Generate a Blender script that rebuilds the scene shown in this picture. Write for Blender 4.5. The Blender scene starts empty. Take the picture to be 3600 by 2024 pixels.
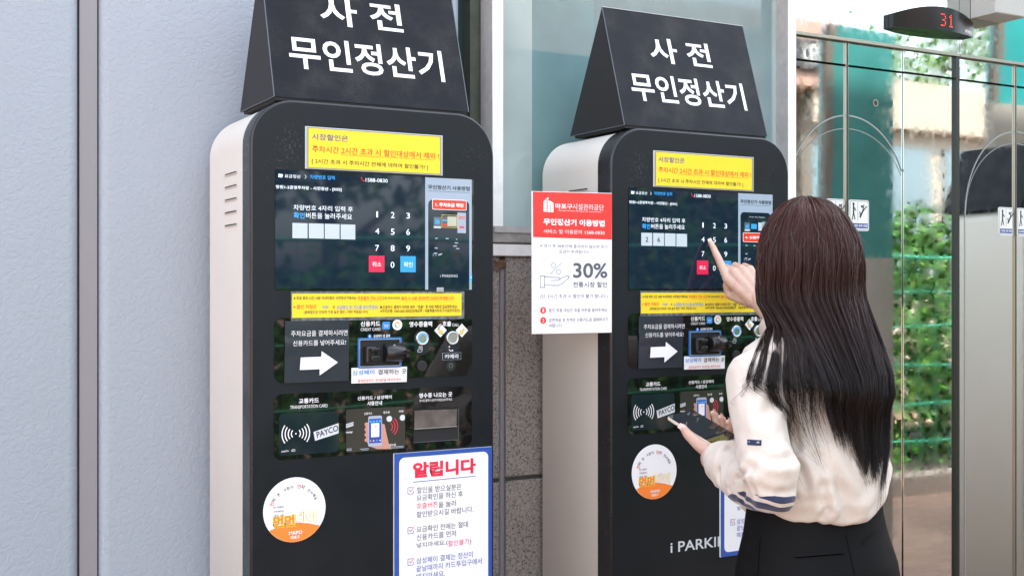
import bpy, math, random
import numpy as np
from mathutils import Vector, Matrix, noise
from mathutils.bvhtree import BVHTree

# ------------------------------------------------------------------ camera, sky, sun, exposure
SC = bpy.context.scene
COL = SC.collection
rnd = random.Random(7)
R = math.radians
TH = 0.5047
cam_d = bpy.data.cameras.new('camera')
cam = bpy.data.objects.new('camera', cam_d)
COL.objects.link(cam)
cam.location = (0, 0, 1.45)
cam.rotation_euler = (R(90), 0, -TH)
cam_d.sensor_width = 36
cam_d.lens = 41.2
cam_d.shift_y = 0.0005
cam_d.clip_end = 500
cam_d.clip_start = 0.05
SC.camera = cam

SUN_TO = Vector((0.22, 0.46, 0.86)).normalized()
SUN_EL = math.asin(SUN_TO.z)
SUN_AZ = math.atan2(SUN_TO.x, SUN_TO.y)
W = bpy.data.worlds.new('World')
SC.world = W
W.use_nodes = True
nt = W.node_tree
sky = nt.nodes.new('ShaderNodeTexSky')
sky.sky_type = 'NISHITA'
sky.sun_disc = False
sky.sun_elevation = SUN_EL
sky.sun_rotation = SUN_AZ
sky.air_density = 1.0
sky.dust_density = 4.0
sky.ozone_density = 1.0
bg = nt.nodes['Background']
bg.inputs['Strength'].default_value = 0.15
hs = nt.nodes.new('ShaderNodeHueSaturation')
hs.inputs['Saturation'].default_value = 0.46
nt.links.new(sky.outputs[0], hs.inputs['Color'])
nt.links.new(hs.outputs[0], bg.inputs['Color'])
sun_d = bpy.data.lights.new('sun', 'SUN')
sun_d.energy = 2.0
sun_d.angle = R(1.0)
sun_d.color = (1, 0.95, 0.88)
sun = bpy.data.objects.new('sun', sun_d)
COL.objects.link(sun)
sun.rotation_euler = SUN_TO.to_track_quat('Z', 'Y').to_euler()
SC.view_settings.view_transform = 'Standard'
SC.view_settings.look = 'None'
SC.view_settings.exposure = 2.83
SC.view_settings.gamma = 1
SC.cycles.max_bounces = 8
SC.cycles.glossy_bounces = 4

# ------------------------------------------------------------------ materials
def mat(name, col, rough=0.5, metal=0.0, spec=0.5, emit=0.0, coat=0.0, var=None, bump=None, trans=0.0):
    """var=(scale, amount, detail): noise over the colour; bump=(scale, height_m, detail)"""
    m = bpy.data.materials.new(name)
    m.use_nodes = True
    t = m.node_tree
    b = t.nodes['Principled BSDF']
    c = (col[0], col[1], col[2], 1)
    b.inputs['Base Color'].default_value = c
    b.inputs['Roughness'].default_value = rough
    b.inputs['Metallic'].default_value = metal
    b.inputs['Specular IOR Level'].default_value = spec
    b.inputs['Coat Weight'].default_value = coat
    b.inputs['Coat Roughness'].default_value = 0.04
    if trans:
        b.inputs['Transmission Weight'].default_value = trans
    if emit:
        b.inputs['Emission Color'].default_value = c
        b.inputs['Emission Strength'].default_value = emit
    if var or bump:
        tc = t.nodes.new('ShaderNodeTexCoord')
    if var:
        n = t.nodes.new('ShaderNodeTexNoise')
        n.inputs['Scale'].default_value = var[0]
        n.inputs['Detail'].default_value = var[2] if len(var) > 2 else 4
        t.links.new(tc.outputs['Object'], n.inputs['Vector'])
        mr = t.nodes.new('ShaderNodeMapRange')
        mr.inputs['From Min'].default_value = 0.3
        mr.inputs['From Max'].default_value = 0.7
        mr.inputs['To Min'].default_value = 1 - var[1]
        mr.inputs['To Max'].default_value = 1 + var[1]
        t.links.new(n.outputs['Fac'], mr.inputs['Value'])
        mx = t.nodes.new('ShaderNodeVectorMath')
        mx.operation = 'SCALE'
        mx.inputs[0].default_value = col[:3]
        t.links.new(mr.outputs[0], mx.inputs['Scale'])
        t.links.new(mx.outputs[0], b.inputs['Base Color'])
    if bump:
        n = t.nodes.new('ShaderNodeTexNoise')
        n.inputs['Scale'].default_value = bump[0]
        n.inputs['Detail'].default_value = bump[2] if len(bump) > 2 else 3
        t.links.new(tc.outputs['Object'], n.inputs['Vector'])
        bp = t.nodes.new('ShaderNodeBump')
        bp.inputs['Strength'].default_value = 1
        bp.inputs['Distance'].default_value = bump[1]
        t.links.new(n.outputs['Fac'], bp.inputs['Height'])
        t.links.new(bp.outputs[0], b.inputs['Normal'])
    return m

def N(m, typ, **kw):
    n = m.node_tree.nodes.new(typ)
    for k, v in kw.items():
        if k in n.inputs:
            n.inputs[k].default_value = v
        else:
            setattr(n, k, v)
    return n

M = {}
# letters
M['white'] = mat('white print', (0.80, 0.80, 0.80), 0.5)
M['ink'] = mat('black print', (0.02, 0.02, 0.025), 0.5)
M['grey'] = mat('grey print', (0.09, 0.10, 0.12), 0.5)
M['lightgrey'] = mat('pale grey print', (0.36, 0.40, 0.47), 0.5)
M['navy'] = mat('navy print', (0.02, 0.06, 0.25), 0.5)
M['red'] = mat('red print', (0.72, 0.06, 0.02), 0.5)
M['red2'] = mat('crimson print', (0.70, 0.02, 0.06), 0.5)
M['blue'] = mat('blue print', (0.02, 0.22, 0.62), 0.5)
M['blue2'] = mat('indigo print', (0.03, 0.05, 0.33), 0.5)
M['sgrey'] = mat('silver print', (0.60, 0.63, 0.66), 0.4)
M['orange'] = mat('orange print', (0.88, 0.22, 0.03), 0.5)
M['gold'] = mat('yellow print', (0.90, 0.62, 0.05), 0.5)
# screen light
M['swhite'] = mat('lit white', (0.62, 0.68, 0.72), 0.15, emit=0.114)
M['sbox'] = mat('lit pale field', (0.46, 0.53, 0.56), 0.15, emit=0.015)
M['sblue'] = mat('lit blue', (0.04, 0.32, 0.75), 0.15, emit=0.106)
M['sred'] = mat('lit red', (0.60, 0.02, 0.07), 0.15, emit=0.046)
M['sred2'] = mat('lit signal red', (0.60, 0.04, 0.02), 0.15, emit=0.038)
M['skey'] = mat('lit cyan', (0.03, 0.26, 0.55), 0.15, emit=0.061)
M['sguide'] = mat('lit grey', (0.24, 0.30, 0.37), 0.10, emit=0.061)
M['sdark'] = mat('unlit screen area', (0.0035, 0.0085, 0.017), 0.04, emit=0.19)
M['sink'] = mat('dark screen letters', (0.01, 0.015, 0.03), 0.2)
M['sgreen'] = mat('lit olive', (0.40, 0.42, 0.32), 0.2, emit=0.023)
M['led_red'] = mat('red diode', (1.0, 0.05, 0.02), 0.3, emit=0.2)
M['led_blue'] = mat('blue diode', (0.05, 0.30, 0.95), 0.3, emit=0.2)
# things
M['yellow'] = mat('yellow paper', (0.8, 0.6, 0.025), 0.32, var=(9, 0.04))
M['tape'] = mat('clear tape over paint', (0.128, 0.144, 0.152), 0.12, var=(120, 0.5))
M['silver'] = mat('silver trim', (0.442, 0.459, 0.476), 0.28, metal=0.6)
M['steel'] = mat('brushed steel', (0.62, 0.62, 0.62), 0.25, metal=1.0)
M['cream'] = mat('cream cabinet paint', (0.69, 0.655, 0.59), 0.40, var=(3, 0.03), bump=(900, 0.00005))
M['graphite'] = mat('graphite front paint', (0.0061, 0.0083, 0.0112), 0.40, spec=0.28, var=(900, 0.22, 1), bump=(1500, 0.00006))
M['bezel'] = mat('black frame edge', (0.012, 0.012, 0.0135), 0.3, var=(25, 0.3))
M['gloss'] = mat('black acrylic', (0.0048, 0.0056, 0.0056), 0.03, spec=0.6)
M['black'] = mat('black plastic', (0.0096, 0.0096, 0.0104), 0.28)
M['matblack'] = mat('matt black', (0.008, 0.008, 0.009), 0.7)
M['slate'] = mat('slate laminated sheet', (0.0263, 0.03, 0.0413), 0.16, bump=(14, 0.002))
M['nfc'] = mat('dark teal acrylic', (0.009, 0.0165, 0.0225), 0.06)
M['pic'] = mat('printed photo ground', (0.04, 0.036, 0.032), 0.15)
M['skinprint'] = mat('printed skin', (0.52, 0.27, 0.20), 0.3)
M['flap'] = mat('flap with painted reflection', (0.11, 0.095, 0.085), 0.12, var=(30, 0.4))  # the flap's reflection of the ground is put into its base colour
M['bluefr'] = mat('blue reader frame', (0.02, 0.16, 0.50), 0.3)
M['lens'] = mat('lens glass', (0.01, 0.02, 0.012), 0.03, coat=1)
M['foam'] = mat('white foam board', (0.82, 0.82, 0.83), 0.32)
M['bluebd'] = mat('blue board print', (0.030, 0.085, 0.34), 0.3)
M['redbd'] = mat('red board print', (0.80, 0.035, 0.030), 0.3)
M['wedge_side'] = mat('dark sign side', (0.0091, 0.0084, 0.0084), 0.55)

# wedge sign front: worn dark film with pale dust speckle
m = mat('worn sign face', (0.022, 0.026, 0.036), 0.42, spec=0.16, bump=(1400, 0.00012, 2))
t = m.node_tree
tc = N(m, 'ShaderNodeTexCoord')
n1 = N(m, 'ShaderNodeTexNoise', Scale=700.0, Detail=3.0)
n2 = N(m, 'ShaderNodeTexNoise', Scale=14.0, Detail=8.0)
t.links.new(tc.outputs['Object'], n1.inputs['Vector'])
t.links.new(tc.outputs['Object'], n2.inputs['Vector'])
mu = N(m, 'ShaderNodeMath', operation='MULTIPLY')
t.links.new(n1.outputs[0], mu.inputs[0]); t.links.new(n2.outputs[0], mu.inputs[1])
rp = N(m, 'ShaderNodeValToRGB')
rp.color_ramp.elements[0].position = 0.22; rp.color_ramp.elements[0].color = (0.005, 0.006, 0.009, 1)
rp.color_ramp.elements[1].position = 0.55; rp.color_ramp.elements[1].color = (0.045, 0.045, 0.042, 1)
t.links.new(mu.outputs[0], rp.inputs[0])
t.links.new(rp.outputs[0], t.nodes['Principled BSDF'].inputs['Base Color'])
M['wedge'] = m

# embossed wall panel
m = mat('embossed panel paint', (0.290, 0.332, 0.370), 0.42)
t = m.node_tree
tc = N(m, 'ShaderNodeTexCoord')
n1 = N(m, 'ShaderNodeTexNoise', Scale=95.0, Detail=3.0, Roughness=0.5, Distortion=0.6)
n2 = N(m, 'ShaderNodeTexNoise', Scale=260.0, Detail=2.0)
t.links.new(tc.outputs['Object'], n1.inputs['Vector']); t.links.new(tc.outputs['Object'], n2.inputs['Vector'])
rp = N(m, 'ShaderNodeValToRGB')
rp.color_ramp.elements[0].position = 0.44; rp.color_ramp.elements[0].color = (0, 0, 0, 1)
rp.color_ramp.elements[1].position = 0.52; rp.color_ramp.elements[1].color = (1, 1, 1, 1)
t.links.new(n1.outputs[0], rp.inputs[0])
ad = N(m, 'ShaderNodeMath', operation='MULTIPLY_ADD')
ad.inputs[1].default_value = 0.8
t.links.new(n2.outputs[0], ad.inputs[0]); t.links.new(rp.outputs[0], ad.inputs[2])
bp = N(m, 'ShaderNodeBump', Strength=0.5, Distance=0.0008)
t.links.new(ad.outputs[0], bp.inputs['Height'])
t.links.new(bp.outputs[0], t.nodes['Principled BSDF'].inputs['Normal'])
M['panel'] = m
# worn sheen on the painted fronts
for key_ in ('graphite', 'cream', 'panel', 'bezel'):
    if key_ not in M: continue
    m = M[key_]; t = m.node_tree
    tc = N(m, 'ShaderNodeTexCoord'); nz = N(m, 'ShaderNodeTexNoise', Scale=7.0, Detail=9.0, Roughness=0.7)
    mr = N(m, 'ShaderNodeMapRange'); mr.inputs['From Min'].default_value = 0.3; mr.inputs['From Max'].default_value = 0.7
    r0 = t.nodes['Principled BSDF'].inputs['Roughness'].default_value
    mr.inputs['To Min'].default_value = r0 - .10; mr.inputs['To Max'].default_value = r0 + .14
    t.links.new(tc.outputs['Object'], nz.inputs['Vector']); t.links.new(nz.outputs[0], mr.inputs['Value']); t.links.new(mr.outputs[0], t.nodes['Principled BSDF'].inputs['Roughness'])

m = M['graphite']; t = m.node_tree; bq = t.nodes['Principled BSDF']
tc = N(m, 'ShaderNodeTexCoord'); nz = N(m, 'ShaderNodeTexNoise', Scale=190.0, Detail=2.0); n5 = N(m, 'ShaderNodeTexNoise', Scale=5.0, Detail=6.0)
t.links.new(tc.outputs['Object'], nz.inputs['Vector']); t.links.new(tc.outputs['Object'], n5.inputs['Vector'])
ma = N(m, 'ShaderNodeMath', operation='MULTIPLY'); t.links.new(nz.outputs[0], ma.inputs[0]); t.links.new(n5.outputs[0], ma.inputs[1])
mr = N(m, 'ShaderNodeMapRange'); mr.inputs['From Min'].default_value = 0.40; mr.inputs['From Max'].default_value = 0.50; mr.inputs['To Max'].default_value = 0.55; t.links.new(ma.outputs[0], mr.inputs['Value'])
mxs = N(m, 'ShaderNodeMix', data_type='RGBA'); mxs.inputs[7].default_value = (0.075, 0.072, 0.066, 1)
t.links.new(mr.outputs[0], mxs.inputs[0]); t.links.new(bq.inputs['Base Color'].links[0].from_socket, mxs.inputs[6]); t.links.new(mxs.outputs[2], bq.inputs['Base Color'])
M['joint'] = mat('joint strip', (0.225, 0.2175, 0.225), 0.45)
M['sealant'] = mat('dark joint', (0.06, 0.055, 0.05), 0.8)

# speckled granite
m = mat('speckled granite', (0.3, 0.28, 0.26), 0.45, bump=(300, 0.0004))
t = m.node_tree
tc = N(m, 'ShaderNodeTexCoord')
v1 = N(m, 'ShaderNodeTexVoronoi', Scale=240.0)
v2 = N(m, 'ShaderNodeTexNoise', Scale=230.0, Detail=3.0, Roughness=0.6)
n3 = N(m, 'ShaderNodeTexNoise', Scale=4.0, Detail=4.0)
for q in (v1, v2, n3):
    t.links.new(tc.outputs['Object'], q.inputs['Vector'])
rp = N(m, 'ShaderNodeValToRGB')
e = rp.color_ramp.elements
e[0].position = 0.30; e[0].color = (0.055, 0.05, 0.047, 1)
e[1].position = 0.62; e[1].color = (0.36, 0.325, 0.295, 1)
x = e.new(0.40); x.color = (0.15, 0.14, 0.13, 1)
x = e.new(0.47); x.color = (0.28, 0.26, 0.24, 1)
t.links.new(v2.outputs[0], rp.inputs[0])
mx = N(m, 'ShaderNodeMix', data_type='RGBA', blend_type='MULTIPLY')
mx.inputs[0].default_value = 0.45
rp2 = N(m, 'ShaderNodeValToRGB')
rp2.color_ramp.elements[0].color = (0.55, 0.52, 0.5, 1); rp2.color_ramp.elements[0].position = 0.3
rp2.color_ramp.elements[1].color = (1.0, 0.98, 0.95, 1); rp2.color_ramp.elements[1].position = 0.6
t.links.new(n3.outputs[0], rp2.inputs[0])
t.links.new(rp.outputs[0], mx.inputs[6]); t.links.new(rp2.outputs[0], mx.inputs[7])
t.links.new(mx.outputs[2], t.nodes['Principled BSDF'].inputs['Base Color'])
M['granite'] = m
M['frame'] = mat('white window frame', (0.84, 0.825, 0.80), 0.4, var=(40, 0.06))
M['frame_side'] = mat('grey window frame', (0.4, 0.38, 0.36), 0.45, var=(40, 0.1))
M['sill'] = mat('weathered sill', (0.297, 0.279, 0.2565), 0.5, var=(30, 0.25, 6))
M['rust'] = mat('rust stain', (0.13, 0.07, 0.04), 0.9, var=(60, 0.6, 6))
M['teal'] = mat('teal backed glass', (0.155, 0.268, 0.268), 0.05, coat=0.6, var=(5, 0.16, 6), spec=0.6)
M['teal_pale'] = mat('frosted pale glass', (0.3666, 0.4524, 0.429), 0.12, coat=0.5, var=(6, 0.10, 6))
M['teal_grey'] = mat('grey green glass', (0.1872, 0.2652, 0.2652), 0.08, coat=0.5, var=(6, 0.14, 6))
M['darkglass'] = mat('dark green glass edge', (0.008, 0.030, 0.030), 0.05, coat=0.5)
M['olive'] = mat('olive green strip', (0.06, 0.068, 0.0496), 0.35, var=(30, 0.2))  # dull green of the narrow strip beside the dark pane

# wavy mirror steel
m = mat('mirror steel', (0.66, 0.70, 0.68), 0.025, metal=1.0)
t = m.node_tree
tc = N(m, 'ShaderNodeTexCoord')
n1 = N(m, 'ShaderNodeTexNoise', Scale=2.6, Detail=1.0)
n2 = N(m, 'ShaderNodeTexNoise', Scale=45.0, Detail=4.0)
t.links.new(tc.outputs['Object'], n1.inputs['Vector']); t.links.new(tc.outputs['Object'], n2.inputs['Vector'])
bp = N(m, 'ShaderNodeBump', Strength=1.0, Distance=0.0007)
t.links.new(n1.outputs[0], bp.inputs['Height'])
t.links.new(bp.outputs[0], t.nodes['Principled BSDF'].inputs['Normal'])
mr = N(m, 'ShaderNodeMapRange')
mr.inputs['From Min'].default_value = 0.35; mr.inputs['From Max'].default_value = 0.75
mr.inputs['To Min'].default_value = 0.015; mr.inputs['To Max'].default_value = 0.09
t.links.new(n2.outputs[0], mr.inputs['Value'])
t.links.new(mr.outputs[0], t.nodes['Principled BSDF'].inputs['Roughness'])
M['mirror'] = m
M['bronze'] = mat('dull bronze edge', (0.36, 0.33, 0.27), 0.3, metal=0.8)
M['darkgap'] = mat('dark gap', (0.012, 0.016, 0.012), 0.4)
M['etch'] = mat('etched line', (0.27, 0.30, 0.29), 0.4)
M['sticker'] = mat('white sticker', (0.74, 0.74, 0.70), 0.4)
M['house'] = mat('indicator housing', (0.007, 0.006, 0.005), 0.22, spec=0.25)
M['boxgrey'] = mat('grey housing box', (0.4, 0.4, 0.368), 0.5)

# pavers
m = mat('brick pavers', (0.36, 0.22, 0.17), 0.8, bump=(90, 0.002))
t = m.node_tree
tc = N(m, 'ShaderNodeTexCoord')
br = N(m, 'ShaderNodeTexBrick', Scale=4.2, **{'Mortar Size': 0.012})
br.inputs['Color1'].default_value = (0.33, 0.20, 0.145, 1)
br.inputs['Color2'].default_value = (0.26, 0.155, 0.112, 1)
br.inputs['Mortar'].default_value = (0.16, 0.13, 0.11, 1)
t.links.new(tc.outputs['Object'], br.inputs['Vector'])
t.links.new(br.outputs[0], t.nodes['Principled BSDF'].inputs['Base Color'])
M['pavers'] = m
m = mat('red brickwork', (0.36, 0.17, 0.12), 0.8)
t = m.node_tree
tc = N(m, 'ShaderNodeTexCoord')
mp = N(m, 'ShaderNodeMapping')
mp.inputs['Rotation'].default_value = (R(90), 0, 0)
br = N(m, 'ShaderNodeTexBrick', Scale=2.6, **{'Mortar Size': 0.014})
br.inputs['Color1'].default_value = (0.36, 0.21, 0.17, 1)
br.inputs['Color2'].default_value = (0.30, 0.17, 0.14, 1)
br.inputs['Mortar'].default_value = (0.22, 0.17, 0.14, 1)
t.links.new(tc.outputs['Object'], mp.inputs[0]); t.links.new(mp.outputs[0], br.inputs['Vector'])
t.links.new(br.outputs[0], t.nodes['Principled BSDF'].inputs['Base Color'])
M['brick'] = m
M['soil'] = mat('dark soil', (0.0315, 0.0245, 0.0189), 0.95, var=(20, 0.4, 6), bump=(40, 0.02))
M['kerb'] = mat('pale kerb stone', (0.345, 0.285, 0.2475), 0.8, var=(30, 0.12))
M['concrete'] = mat('brown concrete', (0.306, 0.2805, 0.2465), 0.7, var=(3, 0.16, 8), bump=(60, 0.001))
M['leaf'] = mat('leaf', (0.0382, 0.1275, 0.0153), 0.55, spec=0.25, var=(3.0, 0.55, 3))
M['leaf2'] = mat('light leaf', (0.085, 0.1785, 0.0255), 0.55, spec=0.25, var=(1.5, 0.5, 3))
M['bark'] = mat('bark', (0.10, 0.075, 0.055), 0.9, var=(30, 0.3))
M['greenwire'] = mat('green coated wire', (0.02, 0.28, 0.17), 0.4)
M['beige'] = mat('beige render', (0.27, 0.2325, 0.1913), 0.8, var=(2, 0.06))
M['bluegl'] = mat('blue grey window glass', (0.08, 0.128, 0.16), 0.08, coat=0.5)
M['tealgl'] = mat('bright teal glass', (0.0225, 0.27, 0.2775), 0.12, coat=0.4, var=(3, 0.12))
M['tealdk'] = mat('deep teal glass', (0.04, 0.2, 0.192), 0.10, coat=0.4, var=(3, 0.2))
M['brown'] = mat('brown column paint', (0.1275, 0.1013, 0.0825), 0.6)
M['whitep'] = mat('white painted steel', (0.592, 0.584, 0.56), 0.45)
# person
m = mat('warm skin', (0.53, 0.355, 0.268), 0.42, var=(60, 0.03))
b = m.node_tree.nodes['Principled BSDF']
b.inputs['Subsurface Weight'].default_value = 0.12
t = m.node_tree; tc = N(m, 'ShaderNodeTexCoord'); nz = N(m, 'ShaderNodeTexNoise', Scale=55.0, Detail=3.0); t.links.new(tc.outputs['Object'], nz.inputs['Vector'])
mr = N(m, 'ShaderNodeMapRange'); mr.inputs['From Min'].default_value = 0.42; mr.inputs['From Max'].default_value = 0.72; mr.inputs['To Max'].default_value = 0.75; t.links.new(nz.outputs[0], mr.inputs['Value'])
mxs = N(m, 'ShaderNodeMix', data_type='RGBA'); mxs.inputs[6].default_value = (0.53, 0.36, 0.275, 1); mxs.inputs[7].default_value = (0.50, 0.27, 0.20, 1)
t.links.new(mr.outputs[0], mxs.inputs[0]); t.links.new(mxs.outputs[2], b.inputs['Base Color'])
b.inputs['Subsurface Radius'].default_value = (0.012, 0.005, 0.003)
b.inputs['Subsurface Scale'].default_value = 1.0
M['skin'] = m
M['nail'] = mat('pale pink nail', (0.74, 0.52, 0.46), 0.2)
m = mat('cream jersey', (0.585, 0.515, 0.445), 0.85, bump=(420, 0.0011, 3), var=(25, 0.025))
b = m.node_tree.nodes['Principled BSDF']
b.inputs['Sheen Weight'].default_value = 0.25
M['jersey'] = m
M['navyknit'] = mat('navy knit', (0.012, 0.022, 0.065), 0.85, bump=(700, 0.0005, 2))
M['trouser'] = mat('black suiting', (0.0036, 0.0036, 0.004), 0.65, spec=0.12, bump=(900, 0.0002))
M['thread'] = mat('black thread', (0.0012, 0.0012, 0.0014), 1.0, spec=0.0)
M['shoe'] = mat('black leather', (0.015, 0.014, 0.014), 0.35)
M['hair'] = mat('dark brown hair', (0.024, 0.0105, 0.0085), 0.34, spec=0.26)
M['hair2'] = mat('fine stray hair', (0.085, 0.055, 0.047), 0.3, spec=0.6)
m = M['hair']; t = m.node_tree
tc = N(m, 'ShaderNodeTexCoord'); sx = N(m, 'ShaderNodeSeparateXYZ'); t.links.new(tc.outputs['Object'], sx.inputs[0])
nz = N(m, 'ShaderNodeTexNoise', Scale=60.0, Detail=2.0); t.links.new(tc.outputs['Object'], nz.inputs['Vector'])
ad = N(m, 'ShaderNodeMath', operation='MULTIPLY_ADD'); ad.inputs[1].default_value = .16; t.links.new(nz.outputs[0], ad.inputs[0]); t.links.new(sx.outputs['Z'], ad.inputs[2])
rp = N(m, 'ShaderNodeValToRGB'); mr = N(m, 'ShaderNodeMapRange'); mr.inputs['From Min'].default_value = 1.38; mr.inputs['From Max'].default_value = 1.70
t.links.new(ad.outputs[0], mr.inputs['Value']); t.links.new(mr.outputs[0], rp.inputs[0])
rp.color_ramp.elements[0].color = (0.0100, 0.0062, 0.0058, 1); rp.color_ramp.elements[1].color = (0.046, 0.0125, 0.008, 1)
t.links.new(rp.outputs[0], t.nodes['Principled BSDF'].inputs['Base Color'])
M['haircore'] = mat('inner hair', (0.010, 0.006, 0.006), 0.6)
M['eye'] = mat('eye white', (0.75, 0.73, 0.70), 0.2)
M['lip'] = mat('lip', (0.45, 0.16, 0.14), 0.4)
M['phglass'] = mat('phone glass', (0.006, 0.008, 0.008), 0.02, spec=0.8)
M['phedge'] = mat('pale gold phone edge', (0.62, 0.52, 0.43), 0.2)

# ------------------------------------------------------------------ mesh helpers
class MB:
    def __init__(s):
        s.v = []; s.f = []; s.m = []; s.mats = []; s.sm = []
    def mi(s, mt):
        if mt not in s.mats:
            s.mats.append(mt)
        return s.mats.index(mt)
    def add(s, vs, fs, mt, smooth=False):
        o = len(s.v); k = s.mi(mt)
        s.v += [tuple(p) for p in vs]
        for f in fs:
            s.f.append(tuple(i + o for i in f)); s.m.append(k); s.sm.append(smooth)
        return s
    def box(s, x0, y0, z0, x1, y1, z1, mt):
        v = [(x, y, z) for z in (z0, z1) for y in (y0, y1) for x in (x0, x1)]
        return s.add(v, [(0, 2, 3, 1), (4, 5, 7, 6), (0, 1, 5, 4), (2, 6, 7, 3), (0, 4, 6, 2), (1, 3, 7, 5)], mt)
    def prism(s, pts, y0, y1, mt, smooth_side=False, side=None, bev=0.0):
        """outline pts (x,z) anticlockwise seen from -y; y0 front, y1 back"""
        n = len(pts)
        if bev:
            c = (sum(p[0] for p in pts) / n, sum(p[1] for p in pts) / n)
            ins = offset_poly(pts, bev)
            v = [(p[0], y0, p[1]) for p in ins] + [(p[0], y0 + bev * 0.4, p[1]) for p in offset_poly(pts, bev * 0.3)] + [(p[0], y0 + bev, p[1]) for p in pts] + [(p[0], y1, p[1]) for p in pts]
            s.add(v[:n], [tuple(range(n))], mt)
            for a in (0, 1, 2):
                q = v[a * n:(a + 2) * n]
                s.add(q, [(i, i + n, (i + 1) % n + n, (i + 1) % n) for i in range(n)], side or mt, smooth_side)
            s.add(v[3 * n:], [tuple(range(n))[::-1]], side or mt)
            return s
        v = [(p[0], y0, p[1]) for p in pts] + [(p[0], y1, p[1]) for p in pts]
        s.add(v[:n], [tuple(range(n))], mt)
        s.add(v, [(i, i + n, (i + 1) % n + n, (i + 1) % n) for i in range(n)], side or mt, smooth_side)
        s.add(v[n:], [tuple(range(n))[::-1]], side or mt)
        return s
    def sheet(s, pts, y, mt):
        return s.add([(p[0], y, p[1]) for p in pts], [tuple(range(len(pts)))], mt)
    def ring(s, cx, cz, r0, r1, y, mt, a0=0, a1=360, n=40, th=0.0):
        vs = []; fs = []
        for i in range(n + 1):
            a = R(a0 + (a1 - a0) * i / n)
            for r in (r0, r1):
                vs.append((cx + r * math.cos(a), y, cz + r * math.sin(a)))
        for i in range(n):
            fs.append((2 * i, 2 * i + 1, 2 * i + 3, 2 * i + 2))
        return s.add(vs, fs, mt)
    def band(s, outer, inner, y, mt):
        n = len(outer)
        v = [(p[0], y, p[1]) for p in outer] + [(p[0], y, p[1]) for p in inner]
        return s.add(v, [(i, (i + 1) % n, (i + 1) % n + n, i + n) for i in range(n)], mt)
    def line(s, pts, w, y, mt):
        for a, b in zip(pts, pts[1:]):
            dx, dz = b[0] - a[0], b[1] - a[1]
            l = math.hypot(dx, dz) or 1
            ex, ez = dx / l * w * .5, dz / l * w * .5
            nx, nz = -dz / l * w * .5, dx / l * w * .5
            s.sheet([(a[0] - ex - nx, a[1] - ez - nz), (b[0] + ex - nx, b[1] + ez - nz), (b[0] + ex + nx, b[1] + ez + nz), (a[0] - ex + nx, a[1] - ez + nz)], y, mt)
        return s
    def strip_(s, pts, w, y, mt):
        vs = []
        for i, p in enumerate(pts):
            a, b = pts[max(i - 1, 0)], pts[min(i + 1, len(pts) - 1)]
            l = math.hypot(b[0] - a[0], b[1] - a[1]) or 1
            nx, nz = -(b[1] - a[1]) / l * w * .5, (b[0] - a[0]) / l * w * .5
            vs += [(p[0] - nx, y, p[1] - nz), (p[0] + nx, y, p[1] + nz)]
        if len(pts) > 1:
            s.add(vs, [(2 * i, 2 * i + 2, 2 * i + 3, 2 * i + 1) for i in range(len(pts) - 1)], mt)
        return s
    def tube(s, pts, rad, mt, n=10, caps=True):
        P = [Vector(p) for p in pts]
        rs = rad if isinstance(rad, (list, tuple)) else [rad] * len(P)
        vs = []; up = None
        for i, p in enumerate(P):
            d = (P[min(i + 1, len(P) - 1)] - P[max(i - 1, 0)]).normalized()
            if up is None:
                up = d.orthogonal().normalized()
            up = (up - d * up.dot(d)).normalized()
            sd = d.cross(up)
            for k in range(n):
                a = 2 * math.pi * k / n
                vs.append(p + (up * math.cos(a) + sd * math.sin(a)) * rs[i])
        fs = [(i * n + k, i * n + (k + 1) % n, (i + 1) * n + (k + 1) % n, (i + 1) * n + k) for i in range(len(P) - 1) for k in range(n)]
        s.add(vs, fs, mt, True)
        if caps:
            s.add(vs[:n], [tuple(range(n))[::-1]], mt); s.add(vs[-n:], [tuple(range(n))], mt)
        return s
    def ball(s, c, r, mt, nu=16, nv=10, sc=(1, 1, 1)):
        vs = []; fs = []
        for j in range(nv + 1):
            a = math.pi * j / nv
            for i in range(nu):
                b = 2 * math.pi * i / nu
                vs.append((c[0] + r * sc[0] * math.sin(a) * math.cos(b), c[1] + r * sc[1] * math.sin(a) * math.sin(b), c[2] + r * sc[2] * math.cos(a)))
        for j in range(nv):
            for i in range(nu):
                fs.append((j * nu + i, (j + 1) * nu + i, (j + 1) * nu + (i + 1) % nu, j * nu + (i + 1) % nu))
        return s.add(vs, fs, mt, True)
    def build(s, name, parent=None, loc=None):
        me = bpy.data.meshes.new(name)
        me.from_pydata(s.v, [], s.f)
        for mt in s.mats:
            me.materials.append(M[mt])
        me.polygons.foreach_set('material_index', s.m)
        me.polygons.foreach_set('use_smooth', s.sm)
        me.update()
        o = bpy.data.objects.new(name, me)
        COL.objects.link(o)
        if parent:
            o.parent = parent
        if loc:
            o.location = loc
        return o

def offset_poly(pts, d):
    n = len(pts); out = []
    for i in range(n):
        a, b, c = pts[i - 1], pts[i], pts[(i + 1) % n]
        def nrm(p, q):
            l = math.hypot(q[0] - p[0], q[1] - p[1]) or 1
            return (-(q[1] - p[1]) / l, (q[0] - p[0]) / l)
        n1, n2 = nrm(a, b), nrm(b, c)
        k = 1 + n1[0] * n2[0] + n1[1] * n2[1]
        out.append((b[0] + (n1[0] + n2[0]) / k * d, b[1] + (n1[1] + n2[1]) / k * d))
    return out

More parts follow.
